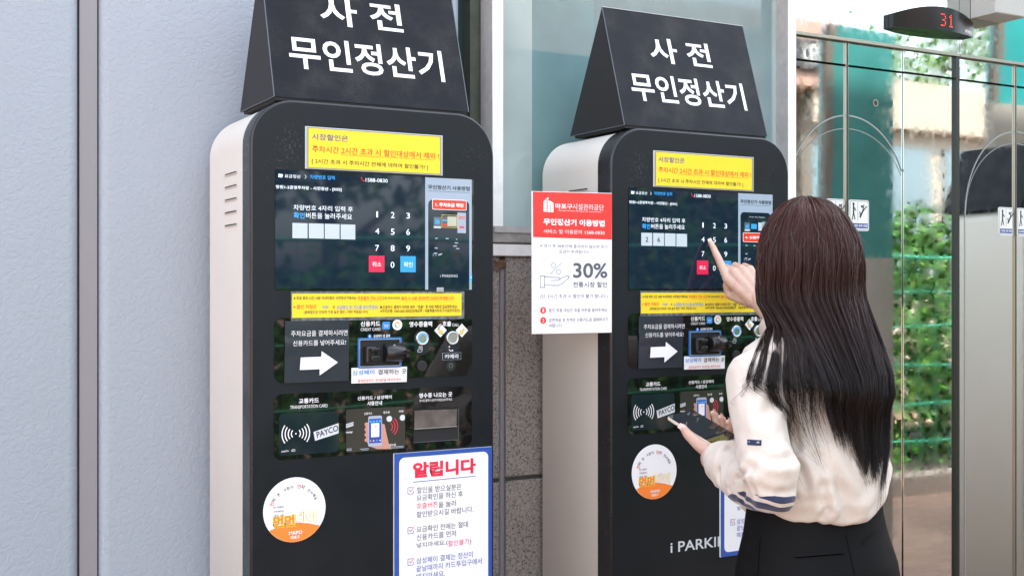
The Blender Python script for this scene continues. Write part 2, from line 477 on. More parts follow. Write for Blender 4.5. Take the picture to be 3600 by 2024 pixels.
def rr(x0, z0, x1, z1, r, n=6, corners=(1, 1, 1, 1)):
    out = []
    for k, (cx, cz, a0) in enumerate(((x1 - r, z0 + r, -90), (x1 - r, z1 - r, 0), (x0 + r, z1 - r, 90), (x0 + r, z0 + r, 180))):
        if corners[k] and r > 0:
            for i in range(n + 1):
                a = R(a0 + 90 * i / n)
                out.append((cx + r * math.cos(a), cz + r * math.sin(a)))
        else:
            out.append(((x1, z0), (x1, z1), (x0, z1), (x0, z0))[k])
    return out

def rect(x0, z0, x1, z1):
    return [(x0, z0), (x1, z0), (x1, z1), (x0, z1)]

def circ(cx, cz, r, n=32):
    return [(cx + r * math.cos(2 * math.pi * i / n), cz + r * math.sin(2 * math.pi * i / n)) for i in range(n)]

def thing(name, label, cat, loc=(0, 0, 0), rz=0, group=None):
    o = bpy.data.objects.new(name, None)
    COL.objects.link(o)
    o.location = loc
    o.rotation_euler = (0, 0, rz)
    o.empty_display_size = 0.1
    return tag(o, label, cat, group)

def tag(o, label=None, cat=None, group=None, kind=None):
    for k, v in (('label', label), ('category', cat), ('group', group), ('kind', kind)):
        if v:
            o[k] = v
    return o

# lettering -----------------------------------------------------------------
_txt = {}
def glyphs(body, bold, spacing=1.0):
    key = (body, bold, spacing)
    if key not in _txt:
        c = bpy.data.curves.new('lettering', 'FONT')
        c.body = body; c.offset = bold; c.resolution_u = 3; c.space_character = spacing
        o = bpy.data.objects.new('lettering', c)
        COL.objects.link(o)
        dg = bpy.context.evaluated_depsgraph_get(); dg.update()
        me = bpy.data.meshes.new_from_object(o.evaluated_get(dg))
        v = np.array([tuple(p.co) for p in me.vertices])
        f = [tuple(p.vertices) for p in me.polygons]
        bpy.data.objects.remove(o); bpy.data.curves.remove(c); bpy.data.meshes.remove(me)
        lo = v[:, :2].min(0); hi = v[:, :2].max(0)
        v = (v[:, :2] - lo) / (hi - lo)
        _txt[key] = (v, f, (hi - lo))
    return _txt[key]

def put(mb, body, mt, bold, x0, z0, x1, z1, y, fn=None, spacing=1.0):
    v, f, _ = glyphs(body, bold, spacing)
    if fn:
        vs = [fn(p[0], p[1]) for p in v]
    else:
        vs = [(x0 + (x1 - x0) * p[0], y, z0 + (z1 - z0) * p[1]) for p in v]
    mb.add(vs, f, mt)

TEXTS = [
('top', '시장할인은', 'navy', 0.012, 0.127, 1.7535, 0.2056, 1.7664),
('top', '주차시간 2시간 초과 시 할인대상에서 제외 !', 'red', 0.012, 0.1278, 1.7281, 0.4137, 1.7421),
('top', '[ 2시간 초과 시 주차시간 전체에 대하여 할인불가! ]', 'ink', 0.008, 0.127, 1.7042, 0.3876, 1.7151),
('scr', '요금정산', 'swhite', 0.0, 0.0699, 1.6734, 0.1033, 1.6804),
('scr', '〉', 'swhite', 0, 0.1122, 1.6731, 0.1156, 1.6811),
('scr', '차량번호 입력', 'sblue', 0, 0.1235, 1.6736, 0.1763, 1.6819),
('scr', '1588-0830', 'swhite', 0, 0.2446, 1.673, 0.2942, 1.6807),
('scrL', '망원1-2공영주차장 - 사전정산 - [K02]', 'swhite', 0.012, 0.0518, 1.6499, 0.1913, 1.658),
('scrR', '망원1-2공영주차장 - 사전정산 - [K01]', 'swhite', 0.012, 0.0518, 1.6499, 0.1913, 1.658),
('scr', '차량번호 4자리 입력 후', 'swhite', 0, 0.0883, 1.6089, 0.2163, 1.6198),
('scr', '확인', 'sblue', 0.01, 0.0887, 1.592, 0.1118, 1.6043),
('scr', '버튼을 눌러주세요', 'swhite', 0, 0.1147, 1.5928, 0.2144, 1.6047),
('key', '1', 'swhite', 0.0, 0.2687, 1.5993, 0.2723, 1.6117),
('key', '2', 'swhite', 0.0, 0.3017, 1.5989, 0.31, 1.6114),
('key', '3', 'swhite', 0.0, 0.3371, 1.5988, 0.3455, 1.6109),
('key', '4', 'swhite', 0.0, 0.2661, 1.5643, 0.2752, 1.5764),
('key', '5', 'swhite', 0.0, 0.3015, 1.5636, 0.31, 1.5762),
('key', '6', 'swhite', 0.0, 0.3371, 1.5639, 0.3455, 1.5766),
('key', '7', 'swhite', 0.0, 0.2661, 1.5288, 0.2745, 1.5412),
('key', '8', 'swhite', 0.0, 0.3012, 1.5289, 0.31, 1.5414),
('key', '9', 'swhite', 0.0, 0.3369, 1.529, 0.3458, 1.5415),
('key', '0', 'swhite', 0.0, 0.3012, 1.4938, 0.3095, 1.5063),
('cancel', '취소', 'swhite', 0.0, 0.2594, 1.4958, 0.28, 1.5061),
('confirm', '확인', 'swhite', 0.0, 0.3315, 1.4958, 0.3517, 1.5065),
('guide', '무인정산기 사용방법', 'sink', 0.02, 0.3881, 1.6634, 0.4883, 1.673),
('guideL', '1. 주차요금 확인', 'swhite', 0.02, 0.4057, 1.6268, 0.4727, 1.6353),
('guide', 'i PARKING', 'sgrey', 0.0, 0.4171, 1.4743, 0.459, 1.4803),
('guideR', 'Smart Pay Station', 'sgrey', 0, 0.416, 1.6278, 0.4672, 1.6316),
('guideR', '4. 신용카드', 'swhite', 0.02, 0.4033, 1.5751, 0.461, 1.582),
('strip', '※ 무료 회차 시간 10분 이내차량은 사전정산기에서는', 'ink', 0.015, 0.0887, 1.4268, 0.2239, 1.4338),
('strip', '무료출차 가능 시간', 'red', 0.015, 0.2267, 1.4263, 0.2823, 1.4339),
('strip', '으로 안내 되어도', 'ink', 0.015, 0.2825, 1.4269, 0.3228, 1.4326),
('strip', '출차 시 10분 경과되면 요금이 부과됩니다!', 'red', 0.015, 0.3254, 1.4258, 0.4496, 1.433),
('strip', '▶', 'red', 0, 0.0887, 1.4103, 0.093, 1.4152),
('strip', '할인 차량은', 'red', 0.01, 0.0953, 1.4084, 0.137, 1.4172),
('strip', '“호출”', 'blue', 0.01, 0.1462, 1.4089, 0.1646, 1.415),
('strip', '후', 'ink', 0.01, 0.172, 1.4088, 0.1769, 1.4146),
('strip', '요금확인 후 카드를 넣어주세요!', 'blue', 0.01, 0.1802, 1.4075, 0.2723, 1.4153),
('strip', '(중복할인은 안되며 가장 높은 할인 1개만 적용됩니다!)', 'ink', 0.01, 0.11, 1.3972, 0.2494, 1.405),
('strip', '▶신용카드 결제가 어려운 분은  “호출”  후 아래 계좌로 입금해주세요!', 'ink', 0.012, 0.2774, 1.4065, 0.4579, 1.4146),
('strip', '※우리은행: 1005-603-500335(예금주 : 서울특별시마포구시설관리공단)', 'ink', 0.012, 0.2774, 1.3977, 0.464, 1.4059),
('sheet', '주차요금을 결제하시려면', 'white', 0.0, 0.0816, 1.3531, 0.2022, 1.3646),
('sheet', '신용카드를 넣어주세요!', 'white', 0.0, 0.0856, 1.3336, 0.1989, 1.3446),
('pan1', '신용카드', 'white', 0.02, 0.2337, 1.3707, 0.2774, 1.3816),
('pan1', 'CREDIT CARD', 'white', 0, 0.2337, 1.3614, 0.278, 1.3674),
('pan1', '삼성페이 앱 결제', 'white', 0.01, 0.2626, 1.3469, 0.2997, 1.3535),
('pan1', '영수증출력', 'white', 0.02, 0.3443, 1.368, 0.3978, 1.3796),
('pan1', '호출', 'white', 0.02, 0.4224, 1.3681, 0.4435, 1.379),
('pan1', 'CALL', 'white', 0, 0.446, 1.3678, 0.4624, 1.3741),
('cam', '카메라', 'white', 0.01, 0.4275, 1.2979, 0.4618, 1.3076),
('pay', 'SAMSUNG', 'white', 0.02, 0.2854, 1.3722, 0.2974, 1.374),
('pay', 'pay', 'white', 0.0, 0.2877, 1.3672, 0.296, 1.3713),
('info', 'i', 'white', 0.03, 0.253, 1.3473, 0.2553, 1.3521),
('lab', '삼성페이', 'blue', 0.015, 0.2155, 1.2697, 0.2641, 1.2798),
('lab', '결제하는 곳', 'ink', 0.015, 0.2723, 1.2687, 0.3373, 1.2795),
('lab', '결제완료까지 휴대폰을 떼지마세요', 'red', 0.008, 0.2267, 1.2542, 0.3248, 1.2611),
('pan2', '교통카드', 'white', 0.02, 0.0996, 1.2163, 0.1424, 1.2265),
('pan2', 'TRANSPORTATION CARD', 'white', 0, 0.0816, 1.2064, 0.1611, 1.213),
('pan2', '신용카드 / 삼성페이', 'white', 0.015, 0.2267, 1.2172, 0.3037, 1.2252),
('pan2', '사용안내', 'white', 0.015, 0.2483, 1.205, 0.2817, 1.214),
('pan2', '영수증 나오는 곳', 'white', 0.02, 0.3672, 1.2154, 0.446, 1.2259),
('pan2', '영수증 출력시 상단의 버튼을 눌러주세요.', 'white', 0.0, 0.3681, 1.2069, 0.4466, 1.2127),
('nfc', 'payOn', 'white', 0.01, 0.0638, 1.1193, 0.0785, 1.1241),
('pic', '신용카드', 'white', 0.01, 0.2412, 1.1862, 0.2595, 1.1911),
('pic', '영수증', 'white', 0.01, 0.2845, 1.1863, 0.2989, 1.1916),
('pic', '호출', 'white', 0.01, 0.3199, 1.1876, 0.3306, 1.1919),
('pic', '영수증', 'white', 0.01, 0.2989, 1.1171, 0.3133, 1.122),
('pic', 'money', 'white', 0.02, 0.2017, 1.149, 0.2155, 1.1535),
('board', '할인을 받으실분은', 'ink', 0.0, 0.3595, 1.013, 0.4655, 1.0262),
('board', '요금확인을 하신 후', 'ink', 0.0, 0.3588, 0.9969, 0.4691, 1.0097),
('board', '호출버튼', 'red2', 0.0, 0.3588, 0.9799, 0.4092, 0.9926),
('board', '을 눌러', 'ink', 0.0, 0.4104, 0.978, 0.4522, 0.9909),
('board', '할인받으시길 바랍니다.', 'ink', 0.0, 0.3588, 0.9614, 0.4947, 0.9746),
('board', '요금확인 전에는 절대', 'ink', 0.0, 0.3588, 0.9299, 0.4812, 0.9427),
('board', '신용카드를 먼저', 'ink', 0.0, 0.3588, 0.9125, 0.4522, 0.9257),
('board', '넣지마세요.(', 'ink', 0.0, 0.3588, 0.8948, 0.4325, 0.9076),
('board', '할인불가', 'red2', 0.0, 0.4335, 0.8922, 0.4849, 0.9047),
('board', ')', 'ink', 0.0, 0.4856, 0.8897, 0.489, 0.9041),
('board', '삼성페이 결제는 정산이', 'blue2', 0.0, 0.3581, 0.8626, 0.4934, 0.8758),
('board', '끝날때까지 카드투입구에서', 'blue2', 0.0, 0.3581, 0.8456, 0.5155, 0.8588),
('board', '떼지마세요.', 'blue2', 0.0, 0.3581, 0.8286, 0.4258, 0.8418),
('board', '알립니다', 'red2', 0.045, 0.3502, 1.0458, 0.5008, 1.0794),
]
def letters(mb, grp, y, dx=0.0, dz=0.0):
    for g, s, c, b, x0, z0, x1, z1 in TEXTS:
        if g == grp:
            put(mb, s, c, b, x0 + dx, z0 + dz, x1 + dx, z1 + dz, y)

# ------------------------------------------------------------------ the setting
g = MB(); g.add([(-60, -60, 0), (60, -60, 0), (60, 60, 0), (-60, 60, 0)], [(0, 1, 2, 3)], 'pavers')
tag(g.build('ground'), kind='structure')

# embossed metal wall behind the first kiosk
wl = thing('panel_wall', 'pale blue grey embossed metal panel wall left of and behind the first kiosk', 'wall', (0.45, 2.66, 0))
def wall_panel(x0, x1):
    b = MB(); z0, z1 = 0.02, 6.2
    prof = []
    r = 0.022
    for i in range(7):
        a = R(90 * i / 6)
        prof.append((x0 + r - r * math.cos(a), r - r * math.sin(a)))
    for i in range(7):
        a = R(90 * i / 6)
        prof.append((x1 - r + r * math.sin(a), r - r * math.cos(a)))
    n = len(prof)
    prof = [(x0, 0.05)] + prof + [(x1, 0.05)]
    n = len(prof)
    v = [(p[0] - 0.45, p[1], z) for z in (z0, z1) for p in prof]
    b.add(v, [(i, i + 1, i + 1 + n, i + n) for i in range(n - 1)], 'panel', True)
    b.add(v[:n], [tuple(range(n))[::-1]], 'panel'); b.add(v[n:], [tuple(range(n))], 'panel')
    b.build('wall_panel', wl)
wall_panel(-2.2, 0.404)
wall_panel(0.446, 1.322)
b = MB()
b.box(0.407 - .45, 0.012, 0.02, 0.4435 - .45, 0.05, 6.2, 'joint')
b.build('joint_strip', wl)
b = MB()
b.box(0.4042 - .45, 0.026, 0.02, 0.4068 - .45, 0.05, 6.2, 'sealant'); b.box(0.4437 - .45, 0.026, 0.02, 0.4458 - .45, 0.05, 6.2, 'sealant')
b.box(-2.3 - .45, 0.106, 0.02, 1.395 - .45, 0.12, 6.2, 'sealant'); b.build('seal_and_backing', wl)  # wide sheet behind the panels is added to stop sky light leaking through

# window wall with granite base
ww = thing('window_wall', 'teal glass window wall in white metal frame between the two kiosks', 'window', (1.9, 2.64, 0))
X = lambda x: x - 1.9
Y = lambda y: y - 2.64
b = MB(); b.box(X(1.324), Y(2.74), 0.02, X(1.392), Y(2.76), 6.2, 'darkglass'); b.build('dark_pane', ww)
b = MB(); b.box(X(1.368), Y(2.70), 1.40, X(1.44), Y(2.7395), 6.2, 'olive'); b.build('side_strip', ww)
def post(x0, x1, y0, y1, z0):
    b = MB(); b.box(X(x0), Y(y0), z0, X(x1), Y(y1), 6.2, 'frame_side')
    b.box(X(x0) + .001, Y(y0) - .002, z0, X(x1) - .001, Y(y0), 6.2, 'frame')
    b.build('frame_post', ww)
post(1.396, 1.428, 2.632, 2.695, 1.60)
post(2.383, 2.4145, 2.632, 2.70, 0.02)
b = MB(); b.box(X(2.371), Y(2.683), 1.6065, X(2.3895), Y(2.70), 6.2, 'teal_pale'); b.build('glass_edge', ww)
for x0, x1, mt in ((1.4285, 1.547, 'teal_pale'), (1.5475, 1.745, 'teal'), (1.7455, 2.3705, 'teal_grey')):
    b = MB(); b.box(X(x0), Y(2.69), 1.6065, X(x1), Y(2.705), 6.2, mt); b.build('pane', ww)
b = MB(); b.prism([(X(1.392), 1.5665), (X(2.389), 1.5665), (X(2.389), 1.606), (X(1.392), 1.606)], Y(2.626), Y(2.72), 'sill', bev=0.003)
b.build('sill', ww)
b = MB(); b.box(X(1.398), Y(2.622), 1.5925, X(2.389), Y(2.629), 1.6085, 'frame_side'); b.build('sill_lip', ww)
b = MB(); b.prism([(X(1.396), 1.533), (X(2.389), 1.533), (X(2.389), 1.5635), (X(1.396), 1.5635)], Y(2.63), Y(2.71), 'frame', bev=0.002)
b.build('channel', ww)
b = MB(); b.box(X(1.40), Y(2.635), 1.555, X(2.389), Y(2.70), 1.57, 'sealant'); b.build('shadow_gap', ww)

gw = thing('granite_wall', 'speckled grey granite base wall under the window', 'wall', (1.9, 2.65, 0))
def slab(x0, x1, z0, z1, y0):
    b = MB(); b.prism([(X(x0), z0), (X(x1), z0), (X(x1), z1), (X(x0), z1)], y0 - 2.65, 0.12, 'granite', bev=0.004)
    b.build('slab', gw)
for z0, z1 in ((0.0, 0.4), (0.407, 0.955), (0.965, 1.5325)):
    slab(1.4425, 2.389, z0, z1, 2.643)
    slab(1.335, 1.4225, z0, z1, 2.64)
b = MB(); b.box(X(1.336), 0.0, 0, X(2.389), 0.03, 1.5285, 'sealant'); b.build('seal_and_backing', gw)
b = MB(); b.tube([(X(1.4325), 0.0, 0.0), (X(1.4325), 0.0, 1.50)], 0.0085, 'joint', 12); b.build('sealant_bead', gw)
b = MB()
for i in range(40):
    a = rnd.random(); px, pz = 1.412 + rnd.gauss(0.006, 0.011), 1.521 - abs(rnd.gauss(0, .013))
    if 1.39 < px < 1.445:
        b.sheet([(X(px) + (0.002 + .003 * rnd.random()) * math.cos(k * 1.05), pz + (0.002 + .003 * rnd.random()) * math.sin(k * 1.05)) for k in range(6)], -0.0075 - 0.012 + i * .00004, 'rust')
b.build('rust_stain', gw)

# elevator front
def lift(x0, xc, x1, lab, ang):
    e = thing('elevator', lab, 'elevator', (x0, 2.70, 0), 0, 'glass elevators side by side')
    w = x1 - x0; c = xc - x0
    b = MB(); b.box(0, 0.0, 2.232, w, 0.06, 3.2, 'mirror'); b.build('transom', e)
    b = MB(); b.box(0, -0.004, 2.222, w, 0.02, 2.2315, 'bronze'); b.build('transom_edge', e)
    b = MB(); b.box(0, 0.06, 0.0, w, 0.08, 2.24, 'darkgap'); b.build('door_pocket', e)
    q = min(w - 0.012, 2 * c)
    for k, (a, bb) in enumerate(((0.004, c - .0025), (c + .0025, q))):
        o = thing2('door_leaf', e, [('mirror', (a, 0.012, 0.01, bb, 0.03, 2.145)), ('mirror', (a, 0.012, 2.152, bb, 0.03, 2.221))])
        d = MB(); d.box((bb - .0022) if k == 0 else a, 0.006, 0.01, bb if k == 0 else a + .0022, 0.0115, 2.221, 'bronze'); d.build('door_edge', o)
        d = MB()
        for (rx, rz, wd) in ((0.262, 0.30, 0.0042), (0.258, 0.248, 0.002)):
            cx, cz = c + .012, (1.992 if rz == 0.30 else 1.951) - rz
            pts = []
            for i in range(41):
                th = math.pi * i / 40
                p = (cx + rx * math.cos(th), cz + rz * math.sin(th))
                if a <= p[0] <= bb:
                    pts.append(p)
            d.strip_(pts, wd, 0.0105, 'etch')
            xs = cx - rx if k == 0 else cx + rx
            if a < xs < bb:
                d.line([(xs, 0.35), (xs, cz)], wd * .6, 0.0105, 'etch')
        d.build('etched_line', o)
        # caution sticker on each leaf
        sx = (c - .082) if k == 0 else (c + .012)
        if sx + .075 < w + .02:
            d = MB(); d.prism(rr(sx, 1.632, sx + .085 - (.012 if k == 0 else 0), 1.729, .008), 0.0095, 0.0118, 'sticker')
            ex = sx + .085 - (.012 if k == 0 else 0)
            d.band(rr(sx + .003, 1.635, ex - .003, 1.726, .006), rr(sx + .0045, 1.6365, ex - .0045, 1.7245, .005), 0.0092, 'grey')
            d.sheet(rect(sx + .006, 1.640, ex - .006, 1.6555), 0.0092, 'navy')
            put(d, '손대면 추락 위험' if k else '기대면 추락 위험', 'white', .02, sx + .009, 1.6435, ex - .009, 1.652, 0.0089)
            for q2 in (0, 1):
                fx = sx + .018 + q2 * .036; fz = 1.695 if q2 == 0 else 1.688
                d.sheet(circ(fx, fz + .021, .0045, 12), .0091, 'ink')
                an = 0 if q2 == 0 else 2.6
                def rp_(px, pz):
                    return (fx + px * math.cos(an) - pz * math.sin(an), fz + px * math.sin(an) + pz * math.cos(an))
                for seg in (((0, .014), (0, -.006)), ((0, -.006), (-.006, -.028)), ((0, -.006), (.006, -.026)), ((0, .012), (.009, .002))):
                    d.line([rp_(*seg[0]), rp_(*seg[1])], .006 if seg[0][1] == .014 else .004, .0091 - .00005, 'ink')
            d.line([(sx + .036, 1.662), (sx + .036, 1.722)], .0012, .0091, 'ink')
            d.build('warning_sticker', o)
    if q < w - .02:
        b = MB(); b.box(q + .002, 0.008, 0.01, w - .016, 0.03, 2.145, 'mirror'); b.box(q + .002, 0.008, 2.152, w - .016, 0.03, 2.221, 'mirror'); b.build('side_panel', e)
    b = MB(); b.box(w - .0155, -0.002, 0.0, w, 0.02, 2.221, 'darkgap'); b.build('jamb', e)
    return e
def thing2(name, parent, boxes):
    b = MB()
    for mt, bx in boxes:
        b.box(*bx, mt)
    return b.build(name, parent)
e1 = lift(2.448, 2.695, 3.195, 'mirror steel elevator doors right of the second kiosk under the red floor display', 0)
e2 = lift(3.197, 3.486, 4.2, 'mirror steel elevator front at the right edge, past the dark jamb', 0)
b = MB(); b.ring(2.823 - 2.448, 2.041, 0.0, .011, .0112, 'darkgap', n=16); b.ring(2.823 - 2.448, 2.041, 0.008, .012, .0108, 'bronze', n=16); b.build('key_hole', e1)
fc = thing('upper_facade', 'pale building facade over the elevator doors', 'facade', (5, 2.70, 3.2))
b = MB(); b.box(-2.552, .0, .002, 7, .3, 3.0, 'panel'); b.build('facade_wall', fc)
b = MB(); b.box(-.799, .02, -3.2, 7, .3, .0, 'concrete'); b.build('ground_floor_wall', fc)
# floor indicator, a curved dark housing hung on the transom
fi = thing('floor_indicator', 'curved dark floor indicator with red digits above the elevator doors', 'display', (3.055, 2.70, 2.30))
b = MB()
n = 24; top = []; bot = []
for i in range(n + 1):
    u = i / n; x = -.188 + .370 * u
    bow = 1 - (2 * u - 1) ** 2
    top.append((x, .026 + .030 * bow + .008 * u)); bot.append((x, -.018 + .004 * u))
pts = bot + top[::-1]
fr = [(p[0], -.02 - .035 * (1 - (p[0] / .19) ** 2), p[1]) for p in pts]
bk = [(p[0], -.001, p[1]) for p in pts]
k = len(pts)
b.add(fr + bk, [(i, i + k, (i + 1) % k + k, (i + 1) % k) for i in range(k)], 'house')
b.add(fr, [(i, i + 1, k - 2 - i, k - 1 - i) for i in range(n)], 'house', True)
b.build('housing', fi)
def fy(x): return -.02 - .035 * (1 - (x / .19) ** 2) - .0012
b = MB()
PAT3 = ('1110', '0001', '0001', '0110', '0001', '0001', '1110')
PAT1 = ('010', '110', '010', '010', '010', '010', '111')
for pat, xo, sz in ((PAT3, -.010, .0022), (PAT1, .030, .0022)):
    for r_, row in enumerate(pat):
        for c_, ch in enumerate(row):
            if ch == '1':
                cx = xo + .0062 * c_; cz = .0355 - .0060 * r_
                b.add([(cx + sz * math.cos(k * 1.0472), fy(cx) - .0006, cz + sz * math.sin(k * 1.0472)) for k in range(6)], [tuple(range(6))], 'led_red')
b.build('digits', fi)
b = MB(); put(b, 'HYUNDAI', 'white', .03, 0, 0, 0, 0, 0, fn=lambda u, v: (.118 + .05 * u, fy(.118 + .05 * u), -.008 + .010 * v)); b.build('lettering', fi)
hb = MB(); hb.prism(rect(3.25, 2.355, 3.40, 2.47), 2.60, 2.6985, 'boxgrey', bev=.004)
tag(hb.build('junction_box'), 'grey box on the steel transom behind the floor indicator', 'box')
hb = None

# ------------------------------------------------------------------ the payment kiosks
KW, KH, KR, YF = 0.55, 1.832, 0.092, 2.295
def arrow_dia(mb, cx, cz, s, flip, y):
    mb.sheet([(cx, cz - s), (cx + s, cz), (cx, cz + s), (cx - s, cz)], y, 'white')
    sg = -1 if flip else 1
    a = R(-45)
    def tr(p):
        q = (p[0] * math.cos(a) - p[1] * math.sin(a), p[0] * math.sin(a) + p[1] * math.cos(a))
        return (cx + sg * q[0], cz + q[1] - .003)
    pl = [tr(p) for p in [(-.008, .002), (0, .002), (0, .005), (.008, 0), (0, -.005), (0, -.002), (-.008, -.002)]]
    k = rnd.random()
    mb.sheet(pl if flip else pl[::-1], y - .0003, 'gold')
    mb.line([(p[0], p[1]) for p in pl + pl[:1]], .0008, y - .0005, 'grey')
    put(mb, '호출버튼', 'ink', .01, 0, 0, 0, 0, 0, fn=lambda u, v: (cx + sg * (-.0095 + .012 * u) * .72 + (sg * .0 + (v - .5) * .003 * -sg) - .001 * sg * 0, y - .0004, cz + .006 + (.011 * (u - .5) * (1 if not flip else -1)) * .9 + .0035 * v))

def arc_text(mb, runs, cx, cz, r, a0, a1, h, y):
    s = ''.join(q for q, _ in runs); cols = [c for q, c in runs for _ in q]
    n = len(s)
    for i, ch in enumerate(s):
        if ch == ' ':
            continue
        a = R(a0 + (a1 - a0) * i / (n - 1))
        hh = h * (1.25 if cols[i] == 'red' or ch == '저' else 1)
        w = hh * .85
        def fn(u, v, a=a, w=w, hh=hh):
            px, pz = (u - .5) * w, r + v * hh
            return (cx + px * math.sin(a) + pz * math.cos(a), y, cz - px * math.cos(a) + pz * math.sin(a))
        put(mb, ch, cols[i], .01, 0, 0, 0, 0, 0, fn=fn)

def kiosk(ox, right, label):
    k = thing('payment_kiosk', label, 'kiosk', (ox, YF, 0), 0, 'parking payment kiosks against the wall')
    outline = rr(0, 0, KW, KH, KR, n=14, corners=(0, 1, 1, 0))
    b = MB(); b.prism(rr(.0015, 0, KW - .0015, KH - .0015, KR, n=14, corners=(0, 1, 1, 0)), .0555, .318, 'cream', True)
    cab = b.build('cabinet', k)
    b = MB()
    for z in (1.691, 1.664, 1.637, 1.610, 1.583):
        b.add([(-.0004, .101, z - .0012), (-.0004, .187, z - .0012), (-.0004, .187, z + .0016), (-.0004, .101, z + .0016)], [(0, 3, 2, 1)], 'matblack')
        b.add([(.0, .099, z - .0040), (-.0022, .099, z - .0016), (.0, .099, z - .0012), (.0, .189, z - .0040), (-.0022, .189, z - .0016), (.0, .189, z - .0012)], [(0, 3, 4, 1), (1, 4, 5, 2), (0, 1, 2), (3, 5, 4)], 'cream')
    b.build('vent_slot', cab)
    b = MB(); b.prism(outline, 0.0, .055, 'graphite', True, side='bezel', bev=.0045)
    fp = b.build('front_panel', k)
    # touch screen
    x0, z0, x1, z1 = .0503, 1.4467, .4980, 1.6892
    b = MB(); b.prism(rr(x0, z0, x1, z1, .003, 2), -.0012, .004, 'gloss')
    b.sheet(rect(x0 + .0005, z0 + .003, .3812, z1 - .001), -.0014, 'sdark')
    sc = b.build('touch_screen', k)
    y = -.0022
    b = MB()
    b.sheet(rect(.0503, 1.6637, .3812, 1.6645), y, 'gloss')
    letters(b, 'scr', y); letters(b, 'scrR' if right else 'scrL', y)
    # small symbols
    b.sheet([(.0562, 1.6742), (.0645, 1.6735), (.0661, 1.6785), (.058, 1.6795)], y, 'swhite'); b.line([(.057, 1.680), (.0655, 1.6795)], .0012, y, 'swhite')
    b.line([(.2352, 1.6812), (.2362, 1.6775), (.2385, 1.6750), (.2415, 1.6742)], .0018, y, 'sred'); b.sheet(circ(.2352, 1.6806, .0012, 8), y - .0001, 'sred'); b.sheet(circ(.2412, 1.6745, .0012, 8), y - .0001, 'sred')
    b.build('screen_lettering', sc)
    for bx in ((.0861, 1.552, .1181, 1.5827), (.1208, 1.5522, .1529, 1.5828), (.1549, 1.5521, .1872, 1.5828), (.1895, 1.5517, .2217, 1.5826)):
        b = MB(); b.sheet(rect(*bx), y + .0003, 'sbox')
        if right and bx[0] < .1:
            put(b, '2', 'sink', .01, .0985, 1.5612, .1063, 1.5728, y)
        elif right and bx[0] < .13:
            put(b, '6', 'sink', .01, .1332, 1.5612, .1410, 1.5728, y)
        b.build('digit_field', sc)
    for tx in [q for q in TEXTS if q[0] == 'key']:
        b = MB(); put(b, tx[1], tx[2], tx[3], *tx[4:], y); b.build('number_key', sc)
    b = MB(); b.sheet(rect(.2518, 1.4845, .2872, 1.5187), y + .0003, 'sred'); letters(b, 'cancel', y); b.build('cancel_key', sc)
    b = MB(); b.sheet(rect(.3234, 1.4847, .3591, 1.5188), y + .0003, 'skey'); letters(b, 'confirm', y); b.build('confirm_key', sc)
    b = MB(); b.sheet(rect(.3815, 1.4474, .4935, 1.6885), y + .0006, 'sguide')
    b.sheet(rr(.3886, 1.4476, .4875, 1.6415, .011, corners=(0, 1, 1, 0)), y + .0004, 'sdark')
    b.sheet(rect(.3886, 1.6593, .4877, 1.6599), y + .0003, 'sink')
    letters(b, 'guide', y); letters(b, 'guideR' if right else 'guideL', y - .0004)
    gz = (.3965, 1.5667, .4848, 1.5903) if right else (.3981, 1.6201, .4805, 1.6426)
    b.sheet(rr(*gz, .003), y + .0002, 'swhite'); b.sheet(rr(gz[0] + .0009, gz[1] + .0009, gz[2] - .0009, gz[3] - .0009, .0025), y, 'sred2')
    yo = .012 if right else 0
    b.sheet(rect(.4585, 1.5908 if right else 1.5708, .4792, 1.6152 + yo * .3), y + .0002, 'sguide')
    b.sheet(rect(.4016, 1.5859 + yo, .4188, 1.6038 + yo), y + .0002, 'bluegl')
    b.sheet(rr(.405, 1.589 + yo, .4155, 1.598 + yo, .003), y, 'skey'); b.sheet(rect(.4016, 1.5800 + yo * 1.2, .4188, 1.5845 + yo * 1.2), y + .0001, 'sbox')
    if not right:
        b.sheet(rect(.434, 1.585, .4565, 1.606), y + .0001, 'sgreen')
        b.sheet(rect(.4225, 1.585, .4333, 1.606), y + .0001, 'brown'); b.sheet(rect(.4225, 1.5955, .4333, 1.599), y, 'skey'); b.sheet(rect(.4225, 1.585, .4333, 1.589), y, 'sred2')
        pts = [(.4209, 1.5823), (.458, 1.5823), (.458, 1.609), (.4209, 1.609), (.4209, 1.5823)]
        for p, q in zip(pts, pts[1:]):
            for i in range(9):
                u0, u1 = i / 9, (i + .6) / 9
                b.line([(p[0] + (q[0] - p[0]) * u0, p[1] + (q[1] - p[1]) * u0), (p[0] + (q[0] - p[0]) * u1, p[1] + (q[1] - p[1]) * u1)], .0009, y, 'gold')
        b.sheet(rect(.461, 1.602, .477, 1.604), y, 'sred2'); b.sheet(rect(.461, 1.6055, .477, 1.607), y, 'sred2'); b.sheet(rect(.463, 1.5815, .475, 1.5855), y, 'sred')
    else:
        b.sheet(rect(.423, 1.6, .441, 1.6125), y + .0001, 'skey'); b.sheet(rect(.446, 1.596, .458, 1.6165), y + .0001, 'sbox')
    for (px, pz, pw) in ((.405, 1.557, .006), (.430, 1.557, .007), (.455, 1.556, .003), (.452, 1.548, .008), (.404, 1.536, .007), (.455, 1.5355, .008), (.402, 1.525, .008), (.448, 1.541, .009)):
        b.sheet(rect(px, pz, px + pw, pz + .0022), y + .0001, 'lightgrey')
    b.sheet(rect(.4, 1.5485, .418, 1.551), y + .0001, 'black'); b.sheet(rect(.426, 1.5485, .444, 1.551), y + .0001, 'black'); b.sheet(rect(.446, 1.519, .468, 1.528), y + .0001, 'black')
